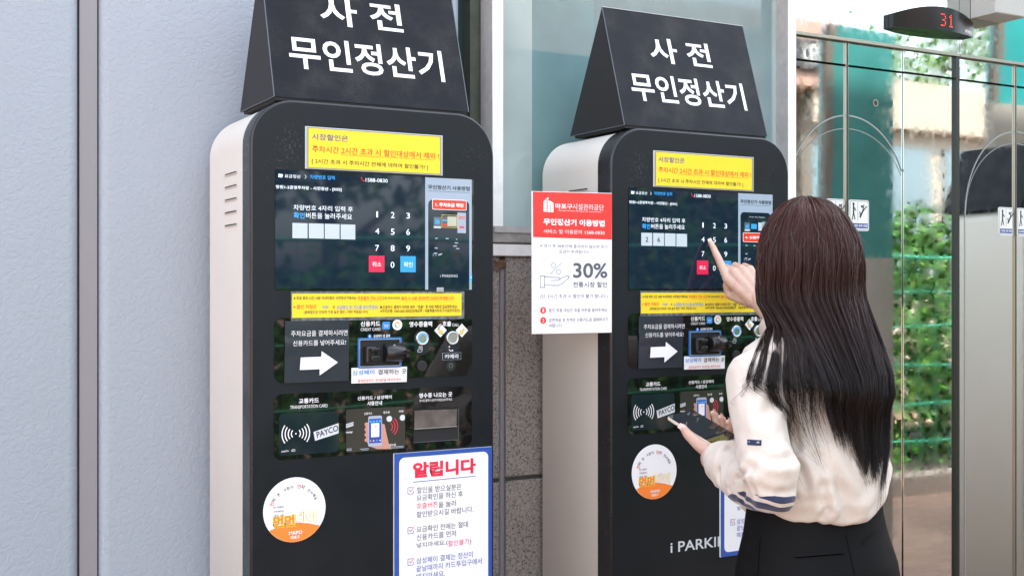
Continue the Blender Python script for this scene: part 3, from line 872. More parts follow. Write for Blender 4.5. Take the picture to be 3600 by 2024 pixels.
    for r_ in (.002, .0038):
        b.ring(.4038, 1.5225, r_, r_ + .0006, y, 'lightgrey', -50, 50, 8); b.ring(.4038, 1.5225, r_, r_ + .0006, y, 'lightgrey', 130, 230, 8)
    b.sheet([(.412, 1.5205), (.421, 1.523), (.4215, 1.5265), (.4125, 1.524)], y, 'lightgrey')
    b.sheet(rr(.4885, 1.466, .4935, 1.480, .001), y - .0002, 'sblue'); b.ring(.491, 1.4745, .0008, .0016, y - .0004, 'swhite')
    b.build('guide_column', sc)
    if not right:
        b = MB(); b.prism(rr(.4079, 1.4424, .4239, 1.4521, .001, 2), -.006, -.0013, 'silver', bev=.001); b.build('screen_clip', k)
    # yellow notice over the screen
    dx, dz = (.0085, 0.0) if right else (0, 0)
    b = MB(); b.prism(rect(.1130 + dx, 1.6934, .4230 + dx, 1.7804), -.0024, .003, 'silver', bev=.001)
    b.band(rect(.1185 + dx, 1.6962, .4175 + dx, 1.7777), rect(.1195 + dx, 1.6970, .4165 + dx, 1.7769), -.0027, 'ink')
    b.sheet(rect(.1193 + dx, 1.6969, .4167 + dx, 1.7770), -.0026, 'yellow')
    ns = b.build('yellow_notice', k)
    b = MB(); letters(b, 'top', -.003, dx, dz); b.sheet(rect(.1883 + dx, 1.7259, .4021 + dx, 1.7266), -.003, 'red'); b.build('notice_lettering', ns)
    # taped strip below the screen
    b = MB(); b.sheet([(.0832, 1.3842), (.4752, 1.3838), (.4756, 1.4438), (.0829, 1.4440)], -.0016, 'tape')
    b.prism(rect(.0855, 1.3905, .4682, 1.4396), -.0024, -.0017, 'yellow')
    ts = b.build('yellow_strip', k)
    b = MB(); letters(b, 'strip', -.0028)
    b.sheet(rect(.0855, 1.4212, .4682, 1.4216), -.0027, 'gold'); b.sheet(rect(.2746, 1.391, .2749, 1.4212), -.0027, 'gold')
    b.sheet(rect(.2267, 1.4250, .2823, 1.4254), -.0028, 'red'); b.sheet(rect(.3254, 1.4247, .4496, 1.4251), -.0028, 'red'); b.sheet(rect(.1802, 1.4066, .2723, 1.4070), -.0028, 'blue')
    b.build('strip_lettering', ts)
    # upper acrylic panel with reader
    b = MB(); b.prism(rr(.0489, 1.2596, .4950, 1.3910, .017, 8), -.0010, .003, 'gloss'); p1 = b.build('reader_panel', k)
    for tx in [q for q in TEXTS if q[0] == 'pan1']:
        b = MB(); put(b, tx[1], tx[2], tx[3], *tx[4:], -.0016); b.build('panel_lettering', p1)
    b = MB()
    b.ring(.4430, 1.3195, .0040, .0055, -.0016, 'white', 195, 285, 10)
    b.sheet(circ(.4390, 1.3235, .0017, 10), -.0017, 'white'); b.sheet(circ(.4465, 1.3155, .0017, 10), -.0017, 'white')
    b.build('button_symbol', p1); b = MB()
    b.line([(.364, 1.3145), (.364, 1.319), (.367, 1.319), (.367, 1.326), (.3745, 1.326), (.3745, 1.3165), (.372, 1.3140), (.364, 1.3145)], .0008, -.0016, 'white')
    for q in range(3): b.line([(.3685, 1.3238 - .0022 * q), (.373, 1.3238 - .0022 * q)], .0007, -.0016, 'white')
    b.build('button_symbol', p1)
    b = MB(); b.sheet(rr(.2825, 1.3637, .3000, 1.3800, .003), -.0013, 'blue'); letters(b, 'pay', -.0016); b.build('pay_badge', p1)
    b = MB(); cx, cz = .3168, 1.3730
    b.sheet(circ(cx, cz, .0112), -.0013, 'white')
    for i, cl in enumerate(('gold', 'orange', 'lightgrey', 'skey', 'sgreen', 'gold')): b.ring(cx, cz, .0035, .0066, -.0016, cl, i * 60, i * 60 + 60, 6)
    b.ring(cx, cz, .0085, .0092, -.0016, 'lightgrey'); b.build('round_sticker', p1)
    b = MB(); b.sheet(circ(.2541, 1.3497, .0043, 20), -.0013, 'blue'); letters(b, 'info', -.0016); b.build('info_dot', p1)
    b = MB(); fo = rr(.2272, 1.2835, .3257, 1.3468, .003); fi_ = rr(.2300, 1.2862, .3229, 1.3440, .002)
    b.band(fo, fi_, -.0042, 'bluefr'); v = [(p[0], -.0042, p[1]) for p in fo] + [(p[0], -.0010, p[1]) for p in fo]; n = len(fo)
    b.add(v, [(i, i + n, (i + 1) % n + n, (i + 1) % n) for i in range(n)], 'bluefr')
    f2 = rr(.2318, 1.2880, .3211, 1.3422, .001)
    b.band(rr(.2300, 1.2862, .3229, 1.3440, .002), rr(.2318, 1.2880, .3211, 1.3422, .002), -.0036, 'silver')
    b.sheet(f2, -.0012, 'matblack')
    cr = b.build('card_reader', k)
    b = MB(); b.prism(rr(.2393, 1.2946, .2632, 1.3295, .004, 4), -.020, -.0013, 'black', bev=.004)
    b.prism(rr(.248, 1.3185, .2665, 1.3265, .002, 3), -.028, -.018, 'black', bev=.002); b.prism(rr(.248, 1.3010, .2665, 1.3100, .002, 3), -.028, -.018, 'black', bev=.002); b.build('reader_jaw', cr)
    b = MB()
    for (xa, xb) in ((.2830, .3270),):
        vs = []; n = 20
        for xx, rr_ in ((xa, .0165), (xa + .002, .0195), (xb - .004, .0205), (xb, .017)):
            for i in range(n + 1):
                a = math.pi * i / n
                vs.append((xx, -.004 - .030 * math.sin(a) * rr_ / .0205, 1.3150 + rr_ * math.cos(a)))
        b.add(vs, [(q * (n + 1) + i, q * (n + 1) + i + 1, (q + 1) * (n + 1) + i + 1, (q + 1) * (n + 1) + i) for q in range(3) for i in range(n)], 'black', True)
        b.add(vs[-(n + 1):], [tuple(range(n + 1))], 'black'); b.add(vs[:n + 1], [tuple(range(n + 1))[::-1]], 'black')
    b.box(.300, -.0352, 1.3128, .3285, -.03, 1.3158, 'matblack'); b.prism(rr(.322, 1.3162, .3295, 1.3215, .001, 2), -.040, -.026, 'black', bev=.001); b.prism(rr(.322, 1.3055, .3295, 1.3122, .001, 2), -.040, -.026, 'black', bev=.001)
    b.sheet([(.296, 1.33), (.302, 1.33), (.301, 1.333), (.297, 1.333)], -.0275, 'silver')
    b.build('card_mouth', cr)
    for cx, cz, led in ((.3737, 1.3430, 1), (.4457, 1.3424, 0)):
        b = MB(); b.prism(rr(cx - .0175, cz - .036, cx + .0175, cz + .017, .0165), -.0013, -.0009, 'nfc'); n = 36
        prof = [(.0150, -.0011), (.0150, -.0055), (.0138, -.0068), (.0118, -.0068), (.0112, -.0058)]
        vs = [(cx + r_ * math.cos(2 * math.pi * i / n), yy, cz + r_ * math.sin(2 * math.pi * i / n)) for r_, yy in prof for i in range(n)]
        b.add(vs, [(q * n + i, q * n + (i + 1) % n, (q + 1) * n + (i + 1) % n, (q + 1) * n + i) for q in range(4) for i in range(n)], 'steel', True)
        b.ring(cx, cz, .0092, .0112, -.0058, 'led_blue' if led else 'silver'); b.ring(cx, cz, 0, .0092, -.0060, 'steel'); b.build('push_button', k)
    b = MB(); arrow_dia(b, .4180, 1.3595, .0148, False, -.0015); b.build('arrow_sticker', p1); b = MB(); arrow_dia(b, .4695, 1.3585, .0150, True, -.0015); b.build('arrow_sticker', p1)
    b = MB(); b.prism(rect(.4224, 1.2952, .4673, 1.3108), -.0020, -.0011, 'lightgrey'); b.sheet(rect(.423, 1.2956, .4668, 1.3104), -.0021, 'nfc'); letters(b, 'cam', -.0024); b.build('camera_label', p1)
    b = MB(); b.prism(circ(.3727, 1.2838, .0120, 28), -.007, -.001, 'matblack', True, bev=.002); b.build('speaker_knob', k)
    b = MB(); b.ring(.4428, 1.2822, .0095, .0128, -.0014, 'nfc'); b.ring(.4428, 1.2822, .0, .0095, -.0016, 'lens'); b.ring(.4428, 1.2822, .0035, .0048, -.0018, 'grey'); b.build('camera_lens', k)
    # laminated sheet with the arrow
    b = MB(); n = 10; vs = []
    r3 = random.Random(3 + right)
    sx0, sx1 = (.0695, .2072) if not right else (.0775, .2080)
    for j in range(n + 1):
        for i in range(n + 1):
            u, w = i / n, j / n
            vs.append((sx0 + (sx1 - sx0) * u + .0015 * (w - .5), -.0030 - .0016 * math.sin(3.14 * u) * (0.4 + .6 * r3.random()) - .0022 * (abs(w - .56) < .06), 1.2588 + .1255 * w))
    b.add(vs, [(j * (n + 1) + i, j * (n + 1) + i + 1, (j + 1) * (n + 1) + i + 1, (j + 1) * (n + 1) + i) for j in range(n) for i in range(n)], 'slate', True)
    sh = b.build('arrow_sheet', k)
    b = MB(); ax = sx0 - .0695
    letters(b, 'sheet', -.0076, ax); b.sheet([(p[0] + ax, p[1]) for p in [(.102, 1.3102), (.1001, 1.285), (.1421, 1.2854), (.1421, 1.2725), (.1816, 1.2979), (.1465, 1.3219), (.1456, 1.3106)]], -.0070, 'white'); b.build('sheet_lettering', sh)
    b = MB(); b.prism([(.2133, 1.2530), (.3380, 1.2515), (.3388, 1.2838), (.2133, 1.2850)], -.0020, -.0011, 'foam'); lb = b.build('pay_label', k)
    b = MB(); letters(b, 'lab', -.0024); b.build('label_lettering', lb)
    # lower acrylic panel
    b = MB(); b.prism(rr(.0475, 1.1045, .4942, 1.2370, .017, 8), -.0010, .003, 'gloss'); p2 = b.build('card_panel', k)
    for tx in [q for q in TEXTS if q[0] == 'pan2']:
        b = MB(); put(b, tx[1], tx[2], tx[3], *tx[4:], -.0016); b.build('panel_lettering', p2)
    b = MB(); b.sheet(rr(.0580, 1.1129, .1851, 1.1975, .008), -.0013, 'nfc')
    for r_ in (.0085, .0150, .0215, .0280):
        w = 38 if r_ > .01 else 45
        b.ring(.0936, 1.1560, r_, r_ + .0021, -.0016, 'white', -w, w, 14); b.ring(.0936, 1.1560, r_, r_ + .0021, -.0016, 'white', 180 - w, 180 + w, 14)
    b.sheet(circ(.0936, 1.1560, .0016, 12), -.0016, 'white')
    b.sheet([(.1343, 1.139), (.1865 - .0014, 1.1513), (.1865 - .0014, 1.1722), (.1308, 1.1572)], -.0016, 'sgrey')
    put(b, 'PAYCO', 'ink', .02, 0, 0, 0, 0, 0, fn=lambda u, v: (.1385 + .0465 * u - .002 * v, -.0019, 1.1442 + .0125 * u + .0125 * v))
    letters(b, 'nfc', -.0016)
    b.line([(.0845, 1.1205), (.0868, 1.1205), (.0845, 1.1225), (.0868, 1.1243)], .0008, -.0016, 'white'); b.line([(.0875, 1.1243), (.0885, 1.1205), (.0915, 1.1205), (.0915, 1.1243), (.088, 1.1243)], .0008, -.0016, 'white'); b.build('contactless_pad', p2)
    b = MB(); b.sheet(rr(.2017, 1.1103, .3347, 1.1994, .004), -.0013, 'pic')
    b.sheet([(.2463, 1.1332), (.2519, 1.121), (.2703, 1.1132), (.3032, 1.1111), (.296, 1.1262), (.2874, 1.1638), (.2825, 1.1654), (.2443, 1.1663)], -.0015, 'skinprint')
    for q in range(4): b.sheet(rr(.2425, 1.1300 + .011 * q, .2525, 1.1370 + .011 * q, .003), -.0016, 'skinprint')
    b.sheet(rr(.2505, 1.1191, .2817, 1.1830, .004), -.0017, 'lightgrey'); b.sheet(rect(.2525, 1.1260, .2800, 1.1770), -.0018, 'blue2')
    b.sheet(rr(.257, 1.1386, .2754, 1.1677, .001), -.0019, 'white'); b.sheet(circ(.2675, 1.1615, .0015, 10), -.0020, 'red')
    for q in range(4): b.sheet(circ(.2555 + .0072 * q, 1.1310, .0016, 8), -.0019, ('sgreen', 'gold', 'sblue', 'white')[q]); b.sheet(rr(.2540 + .0068 * q, 1.1695, .2585 + .0068 * q, 1.1735, .001), -.0019, 'sblue')
    b.sheet(rr(.284, 1.112, .290, 1.146, .003), -.0016, 'skinprint')
    b.sheet(circ(.2983, 1.1750, .0063, 24), -.0015, 'sgrey'); b.sheet([p for p in circ(.3287, 1.1757, .0063, 24) if p[0] < .3346], -.0015, 'sgrey')
    for r_ in (.010, .016, .022): b.ring(.2945, 1.1580, r_, r_ + .0016, -.0016, 'red2', -48, 48, 12)
    b.sheet([(.2017, 1.1613), (.2177, 1.1651), (.2177, 1.173), (.2017, 1.1692)], -.0015, 'sgrey'); put(b, 'AYCO', 'ink', .02, 0, 0, 0, 0, 0, fn=lambda u, v: (.2022 + .015 * u, -.0018, 1.1637 + .0036 * u + .0042 * v))
    for q in range(2): b.sheet(rect(.232 + .004 * q, 1.1150 - .0026 * q, .252 - .001 * q, 1.1160 - .0026 * q), -.0015, 'lightgrey'); b.sheet(rect(.301, 1.1150 - .0026 * q, .331, 1.1160 - .0026 * q), -.0015, 'lightgrey'); b.sheet(rect(.203, 1.1170 - .003 * q, .214, 1.1182 - .003 * q), -.0015, 'lightgrey')
    letters(b, 'pic', -.0020); b.build('instruction_picture', p2)
    b = MB(); b.prism(rr(.3540, 1.1206, .4618, 1.1924, .003), -.0016, -.0009, 'black'); b.sheet(rr(.3548, 1.1215, .4610, 1.1485, .002), -.0019, 'matblack')
    b.line([(.3545, 1.1210), (.4612, 1.1210), (.4612, 1.189)], .0010, -.0022, 'grey'); sl = b.build('receipt_slot', p2)
    b = MB(); b.prism([(.3550, 1.1500), (.4550, 1.1505), (.4562, 1.1880), (.3550, 1.1895)], -.0052, -.0040, 'flap', bev=.0004); b.line([(.3550, 1.1503), (.4552, 1.1507)], .0016, -.0056, 'silver'); b.build('receipt_flap', p2)
    # round campaign sticker
    cx, cz, r_ = (.1252, 1.0112, .0655) if right else (.0914, 1.0020, .0655)
    b = MB(); b.prism(circ(cx, cz, r_, 56), -.0012, .0005, 'foam')
    seg = []
    for i in range(25):
        a = R(225 - 10 + (90 + 20) * i / 24); seg.append((cx + r_ * .995 * math.cos(a), cz + r_ * .995 * math.sin(a)))
    for i in range(1, 12):
        u = i / 12; p, q = seg[24] if i == 0 else seg[24], seg[0]
        seg.append((seg[24][0] + (seg[0][0] - seg[24][0]) * u, seg[24][1] + (seg[0][1] - seg[24][1]) * u + .011 * math.sin(math.pi * u)))
    b.sheet(seg, -.0015, 'orange')
    st = b.build('round_sticker', k)
    b = MB(); y = -.0018
    arc_text(b, [('먼', 'red'), ('저 본 사람이 ', 'ink'), ('먼', 'red'), ('저 인사해요', 'ink')], cx, cz - .004, .0470, 158, 28, .0070, y)
    for q, s_ in enumerate(('먼-사람도', '가까워지는', '3초의 기적!')): put(b, s_, 'ink', .01, cx - .045, cz + .006 - .0085 * q, cx - .022, cz + .0105 - .0085 * q, y)
    put(b, '먼먼', 'gold', .085, cx - .046, cz - .0335, cx + .0005, cz - .0085, y + .0001, fn=None)
    put(b, '먼먼', 'orange', .03, cx - .0445, cz - .0325, cx - .001, cz - .0095, y - .0002)
    put(b, '데이', 'gold', .075, cx + .001, cz - .0300, cx + .0460, cz - .0050, y + .0001)
    put(b, '데이', 'foam', .022, cx + .0025, cz - .0290, cx + .0445, cz - .0060, y - .0002)
    put(b, 'MAPO', 'white', .02, cx - .0125, cz - .0500, cx + .0155, cz - .0430, y); put(b, '마포구', 'white', .03, cx - .0085, cz - .0590, cx + .0105, cz - .0520, y)
    b.build('sticker_lettering', st)
    # maker's name and speaker holes
    b = MB(); yy = -.0006
    lx0, lx1 = .1731, .1731 + (.3173 - .1731) * 1.44
    put(b, 'i PARKING', 'sgrey', .012, lx0, .8116, lx1, .8372, yy); b.build('maker_name', k)
    b = MB()
    for i in range(34):
        for j in range(12):
            b.sheet([(.176 + .0064 * i + .0017 * math.cos(a_ * 1.0472), .7715 - .0066 * j + .0017 * math.sin(a_ * 1.0472)) for a_ in range(6)], -.0004, 'matblack')
    b.build('speaker_grille', k)
    return k
kiosk(0.6724, 0, 'left payment kiosk, cream cabinet and empty number fields on its screen')
kiosk(1.5322, 1, 'right payment kiosk that the woman is using, digits 2 and 6 on its screen')

# wedge signs lying on the kiosks
def wedge(ox, label):
    w = thing('wedge_sign', label, 'sign', (ox, YF, 1.833), 0, 'black wedge signs on top of the kiosks')
    x0, x1, ya, yb, zb, ya_, za = .0572, .5003, .0265, .2735, .0075, .124, .310
    b = MB()
    A = [(x0, ya, zb), (x0, yb, zb), (x0, ya_, za)]; B_ = [(x1, p[1], p[2]) for p in A]
    ys = [(x0, ya, zb), (x1, ya, zb), (x1, ya_, za), (x0, ya_, za)]
    b.add(ys, [(0, 1, 2, 3)], 'wedge')
    b.add([A[1], A[2], B_[2], B_[1]], [(0, 1, 2, 3)], 'wedge'); b.add(A, [(0, 2, 1)], 'wedge_side'); b.add(B_, [(0, 1, 2)], 'wedge_side'); b.add(A[:2] + B_[:2], [(0, 1, 3, 2)], 'wedge_side')
    b.box(x0 + .003, ya + .002, 0.0005, x1 - .003, yb - .02, zb - .0005, 'matblack')
    b.build('sign_body', w)
    b = MB(); r = .0012
    for p, q in ((A[2], B_[2]), (A[0], A[2]), (B_[0], B_[2]), (A[0], A[1])):
        b.tube([p, q], r, 'silver' if p is A[2] else 'grey', 6)
    b.build('edge_trim', w)
    L = math.hypot(ya_ - ya, za - zb)
    def fn_(xa, xb, ta, tb):
        def f(u, v):
            t_ = ta + (tb - ta) * v
            return (xa + (xb - xa) * u, ya + (ya_ - ya) * t_ - .0008, zb + (za - zb) * t_ + .0003)
        return f
    b = MB()
    put(b, '사 전', 'white', .018, 0, 0, 0, 0, 0, fn=fn_(.177, .368, .565, .785)); b.build('lettering', w); b = MB()
    put(b, '무인정산기', 'white', .018, 0, 0, 0, 0, 0, fn=fn_(.0985, .453, .215, .455))
    b.build('lettering', w)
    return w
wedge(0.6724, 'black wedge sign on top of the left kiosk, cut by the picture edge')
wedge(1.5322, 'black wedge sign on top of the right kiosk')

# red and white instruction board fixed beside the right kiosk
rs = thing('instruction_sign', 'red and white instruction sign with 30% hung at the left side of the right kiosk', 'sign', (1.3165, 2.2915, 0))
b = MB(); b.prism([(0, 1.3475), (.2140, 1.3468), (.2145, 1.6728), (-.0008, 1.6688)], -.004, .0005, 'foam', bev=.0008)
b.build('board', rs)
b = MB(); b.sheet([(.0012, 1.5655), (.2135, 1.5640), (.2139, 1.6718), (.0005, 1.6680)], -.0043, 'redbd'); b.build('header', rs)
b = MB()
for s_, c_, bo, r_ in (('마포구', 'white', .02, (0.0596, 1.6313, 0.1051, 1.6436)), ('시설관리공단', 'white', 0, (0.106, 1.6311, 0.191, 1.6447)), ('Mapogu Facilities Management Corporation', 'white', .01, (0.0675, 1.6262, 0.1836, 1.6288)), ('무인정산기 이용방법', 'white', .035, (0.0281, 1.5937, 0.1934, 1.6088)), ('서비스 및 이용문의 1588-0830', 'white', 0, (0.0281, 1.5748, 0.1934, 1.5842)),
        ('※ 정산 후 30분안에 출차하지 않으면 추가', 'grey', 0, (0.0192, 1.5426, 0.2021, 1.5509)), ('요금이 부과됩니다.', 'grey', 0, (0.0692, 1.5302, 0.152, 1.5389)), ('30%', 'grey', .02, (0.1072, 1.474, 0.2015, 1.5092)), ('전통시장 할인', 'grey', .012, (0.1064, 1.4525, 0.2006, 1.4656)),
        ('(단, 2시간 초과 시 할인이 불가 합니다.)', 'grey', 0, (0.0192, 1.4266, 0.2021, 1.4372)), ('할인 적용 대상은 호출 버튼을 눌러주세요.', 'grey', 0, (0.0422, 1.396, 0.2021, 1.4048)), ('감면적용 후 차액은 신용카드로 결제하시기', 'grey', 0, (0.0422, 1.3735, 0.2021, 1.3826)), ('바랍니다.', 'grey', 0, (0.0422, 1.3615, 0.079, 1.3703))):
    put(b, s_, c_, bo, *r_, -.0048); b.build('sign_lettering', rs); b = MB()
for t_, (cx, cz) in (('1', (.0275, 1.4007)), ('2', (.0275, 1.3778))):
    b.sheet(circ(cx, cz, .0077, 24), -.0046, 'redbd'); put(b, t_, 'white', .03, cx - .002, cz - .004, cx + .002, cz + .004, -.0050); b.build('list_number', rs); b = MB()
y = -.0046
b.line([(.0760, 1.5085), (.0460, 1.4822)], .0022, y, 'lightgrey'); b.ring(.0545, 1.5030, .0045, .0066, y, 'lightgrey'); b.ring(.0680, 1.4880, .0045, .0066, y, 'lightgrey')
for pl in ([(.0200, 1.4525), (.0200, 1.4785), (.0310, 1.4785), (.0310, 1.4525), (.0200, 1.4525)], [(.0310, 1.4755), (.038, 1.4770), (.052, 1.4755), (.068, 1.4750), (.0725, 1.4725), (.068, 1.4690), (.048, 1.4680)], [(.0725, 1.4725), (.0920, 1.4795), (.0965, 1.4775), (.094, 1.4730), (.078, 1.4610), (.068, 1.4570), (.055, 1.4570), (.0310, 1.4585)]):
    b.line(pl, .0022, y, 'lightgrey')
b.build('discount_symbol', rs); b = MB()
b.sheet([(.0285, 1.6240), (.0355, 1.6230), (.0355, 1.6510), (.0285, 1.6470)], y, 'white'); b.sheet([(.0285, 1.6490), (.0415, 1.6570), (.0415, 1.6520), (.0380, 1.6505), (.0380, 1.6230), (.0365, 1.6230), (.0365, 1.6530)], y - .0001, 'white')
b.sheet([(.0395, 1.6230), (.0545, 1.6230), (.0545, 1.6440), (.0470, 1.6480), (.0395, 1.6495)], y - .0002, 'white'); b.sheet([(.0465, 1.6230), (.0480, 1.6230), (.0480, 1.6420), (.0465, 1.6425)], y - .0004, 'redbd')
b.build('emblem', rs)

# blue bordered notice boards
def notice(ox, dx, dz, label):
    n_ = thing('notice_board', label, 'notice', (ox, YF, 0), 0, 'blue bordered notice boards on the kiosks')
    x0, x1, z0, z1 = .3075 + dx, .5410 + dx, .7850 + dz, 1.1010 + dz
    b = MB(); b.prism(rect(x0, z0, x1, z1), -.0065, -.0012, 'bluebd', side='foam'); b.build('board', n_)
    b = MB(); b.sheet(rr(x0 + .0112, z0 + .011, x1 - .0095, z1 - .0095, .0125), -.0068, 'foam'); b.build('white_field', n_)
    b = MB(); letters(b, 'board', -.0072, dx, dz); b.line([(.3507 + dx, 1.0378 + dz), (.5 + dx, 1.0395 + dz)], .0014, -.0072, 'blue2')
    for zz in (1.0135, .9290, .8620):
        ax, az = .3386 + dx, zz + dz
        b.line([(ax + .010, az + .0135), (ax + .001, az + .0135), (ax, az + .0125), (ax, az + .001), (ax + .001, az), (ax + .0118, az), (ax + .0125, az + .001), (ax + .0125, az + .006)], .0012, -.0072, 'blue2')
        b.line([(ax + .003, az + .0085), (ax + .006, az + .0045), (ax + .0145, az + .0145)], .0013, -.0074, 'red2')
    b.build('notice_lettering', n_)
notice(0.6724, 0, 0, 'blue bordered notice board on the left kiosk with a red heading')
notice(1.5322, .0146, .0005, 'blue bordered notice board on the right kiosk, half hidden by the woman')

# ------------------------------------------------------------------ the woman at the right kiosk
def vec(*a): return Vector(a)
def remesh(mb, vox, smooth=4):
    o = mb.build('tmp')
    md = o.modifiers.new('r', 'REMESH'); md.mode = 'VOXEL'; md.voxel_size = vox
    ms = o.modifiers.new('s', 'SMOOTH'); ms.factor = 0.5; ms.iterations = smooth
    dg = bpy.context.evaluated_depsgraph_get(); dg.update()
    me = bpy.data.meshes.new_from_object(o.evaluated_get(dg))
    old = o.data; bpy.data.objects.remove(o); bpy.data.meshes.remove(old)
    return me
def chain(mb, pts, rads, mt='skin', step=0.3):
    for (p, q, r0, r1) in zip(pts, pts[1:], rads, rads[1:]):
        p = Vector(p); q = Vector(q); L = (q - p).length
        n = max(2, int(L / (min(r0, r1) * step)) + 1)
        for i in range(n + 1):
            u = i / n
            mb.ball(p.lerp(q, u), r0 + (r1 - r0) * u, mt, 14, 8)
def loft(mb, rings, mt, n=40, power=2.0):
    vs = []
    for (c, a, b) in rings:
        c = Vector(c); a = Vector(a); b = Vector(b)
        for i in range(n):
            t_ = 2 * math.pi * i / n
            ct, st = math.cos(t_), math.sin(t_)
            e = 2 / power
            vs.append(c + a * math.copysign(abs(ct) ** e, ct) + b * math.copysign(abs(st) ** e, st))
    k = len(rings)
    fs = [(j * n + i, j * n + (i + 1) % n, (j + 1) * n + (i + 1) % n, (j + 1) * n + i) for j in range(k - 1) for i in range(n)]
    mb.add(vs, fs + [tuple(range(n))[::-1], tuple(range((k - 1) * n, k * n))], mt, True)
def finish(me, name, mats, parent, shade=True):
    me.name = name
    me.materials.clear()
    for m_ in mats: me.materials.append(M[m_])
    me.polygons.foreach_set('use_smooth', [shade] * len(me.polygons))
    me.polygons.foreach_set('material_index', [0] * len(me.polygons))
    o = bpy.data.objects.new(name, me); COL.objects.link(o)
    if parent: o.parent = parent
    return o

wo = thing('person', 'long haired woman in cream sweater and black trousers pointing at the right kiosk screen', 'person', (0, 0, 0))
BX, BY = 1.600, 1.690
HC = Vector((1.614, 1.729, 1.500))

# bare body: head, neck, trunk, arms, hands, legs in one surface
b = MB()
b.ball(HC + vec(0, -.012, .018), .10, 'skin', 28, 20, (.76, .94, 1.0))
b.ball(HC + vec(0, .025, -.045), .075, 'skin', 24, 16, (.80, .92, 1.0))
b.ball(HC + vec(0, .060, -.098), .022, 'skin', 14, 10)
chain(b, [HC + vec(0, .085, -.005), HC + vec(0, .103, -.038)], [.009, .012])
for s_ in (-1, 1): b.ball(HC + vec(.077 * s_, -.005, -.02), .026, 'skin', 14, 10, (.35, .75, 1.15)); b.ball(HC + vec(.033 * s_, .072, -.04), .024, 'skin', 12, 8)
chain(b, [HC + vec(0, -.01, -.07), (BX, BY - .005, 1.37)], [.052, .055])
loft(b, [((BX, BY, 1.375), (.05, 0, 0), (0, .045, 0)), ((BX, BY, 1.325), (.125, 0, 0), (0, .065, 0)), ((BX, BY, 1.25), (.12, 0, 0), (0, .09, 0)), ((BX, BY, 1.08), (.115, 0, 0), (0, .085, 0)), ((BX, BY, .98), (.125, 0, 0), (0, .095, 0)), ((BX, BY, .86), (.15, 0, 0), (0, .105, 0)), ((BX, BY, .80), (.14, 0, 0), (0, .09, 0))], 'skin')
LS, LE, LW = vec(1.455, 1.690, 1.282), vec(1.396, 1.583, 1.108), vec(1.452, 1.815, 1.118)
RS, RE, RW = vec(1.715, 1.725, 1.285), vec(1.890, 1.985, 1.265), vec(1.872, 2.172, 1.425)
chain(b, [LS, LE], [.034, .026]); chain(b, [LE, LE.lerp(LW, .45), LW], [.026, .027, .0245])
chain(b, [RS, RE], [.034, .028]); chain(b, [RE, RE.lerp(RW, .45), RW], [.028, .028, .0245])
for s_ in (-1, 1):
    chain(b, [(BX + .075 * s_, BY, .82), (BX + .075 * s_, BY + .01, .47), (BX + .075 * s_, BY - .015, .08)], [.078, .05, .034], step=.5)
    chain(b, [(BX + .075 * s_, BY - .03, .045), (BX + .08 * s_, BY + .12, .035)], [.032, .028])
me_body = remesh(b, .006, 3)

# right hand, index finger on the key
def basis(f, u_hint):
    f = Vector(f).normalized(); u = Vector(u_hint); u = (u - f * u.dot(f)).normalized()
    return f, u
TIP = vec(1.8178, 2.2890, 1.5722)
f, u = basis(vec(1.835, 2.236, 1.508) - RW, (-.62, -.70, .35))
s_ = f.cross(u)
if s_.dot(vec(-.875, .484, -.3)) < 0: s_ = -s_
P = lambda a, b_, c_: RW + f * a + s_ * b_ + u * c_
b = MB()
chain(b, [P(-.10, 0, -.002), P(-.05, 0, 0), P(0, 0, 0)], [.031, .026, .0225])
for q0, q1, r0, r1 in (((.0, .010, 0), (.084, .024, .002), .019, .0125), ((0, .002, .001), (.087, .004, .006), .019, .0125), ((0, -.006, 0), (.081, -.016, .004), .018, .012), ((0, -.012, -.002), (.070, -.033, -.002), .016, .011)):
    chain(b, [P(*q0), P(*[(i + j) / 2 for i, j in zip(q0, q1)]), P(*q1)], [r0, (r0 + r1) / 2, r1])
chain(b, [P(.012, .014, -.008), P(.045, .026, -.012)], [.020, .015])
k0 = P(.086, .024, .002); d = TIP - k0
bend = u * .006
chain(b, [k0, k0 + d * .45 + bend, k0 + d * .74 + bend * .8, TIP - d * .06], [.0112, .0092, .0080, .0060])
for (ka, kb, kc, sc) in ((.088, .004, .006, 1.0), (.081, -.016, .004, .94), (.070, -.033, -.002, .80)):
    p0 = P(ka, kb, kc); p1 = p0 + f * .026 * sc - u * .030 * sc; p2 = p1 - f * .026 * sc - u * .012 * sc + s_ * .002; p3 = p2 - f * .014 * sc + u * .010 * sc
    chain(b, [p0, p1, p2, p3], [.0112 * sc ** .5, .0098 * sc ** .5, .0088 * sc ** .5, .0074])
t0 = P(.022, .024, -.012); t1 = P(.056, .040, -.024); t2 = P(.080, .030, -.036); t3 = P(.094, .016, -.042)
chain(b, [t0, t1, t2, t3], [.0150, .0118, .0100, .0076])
me_rh = remesh(b, .0021, 4)

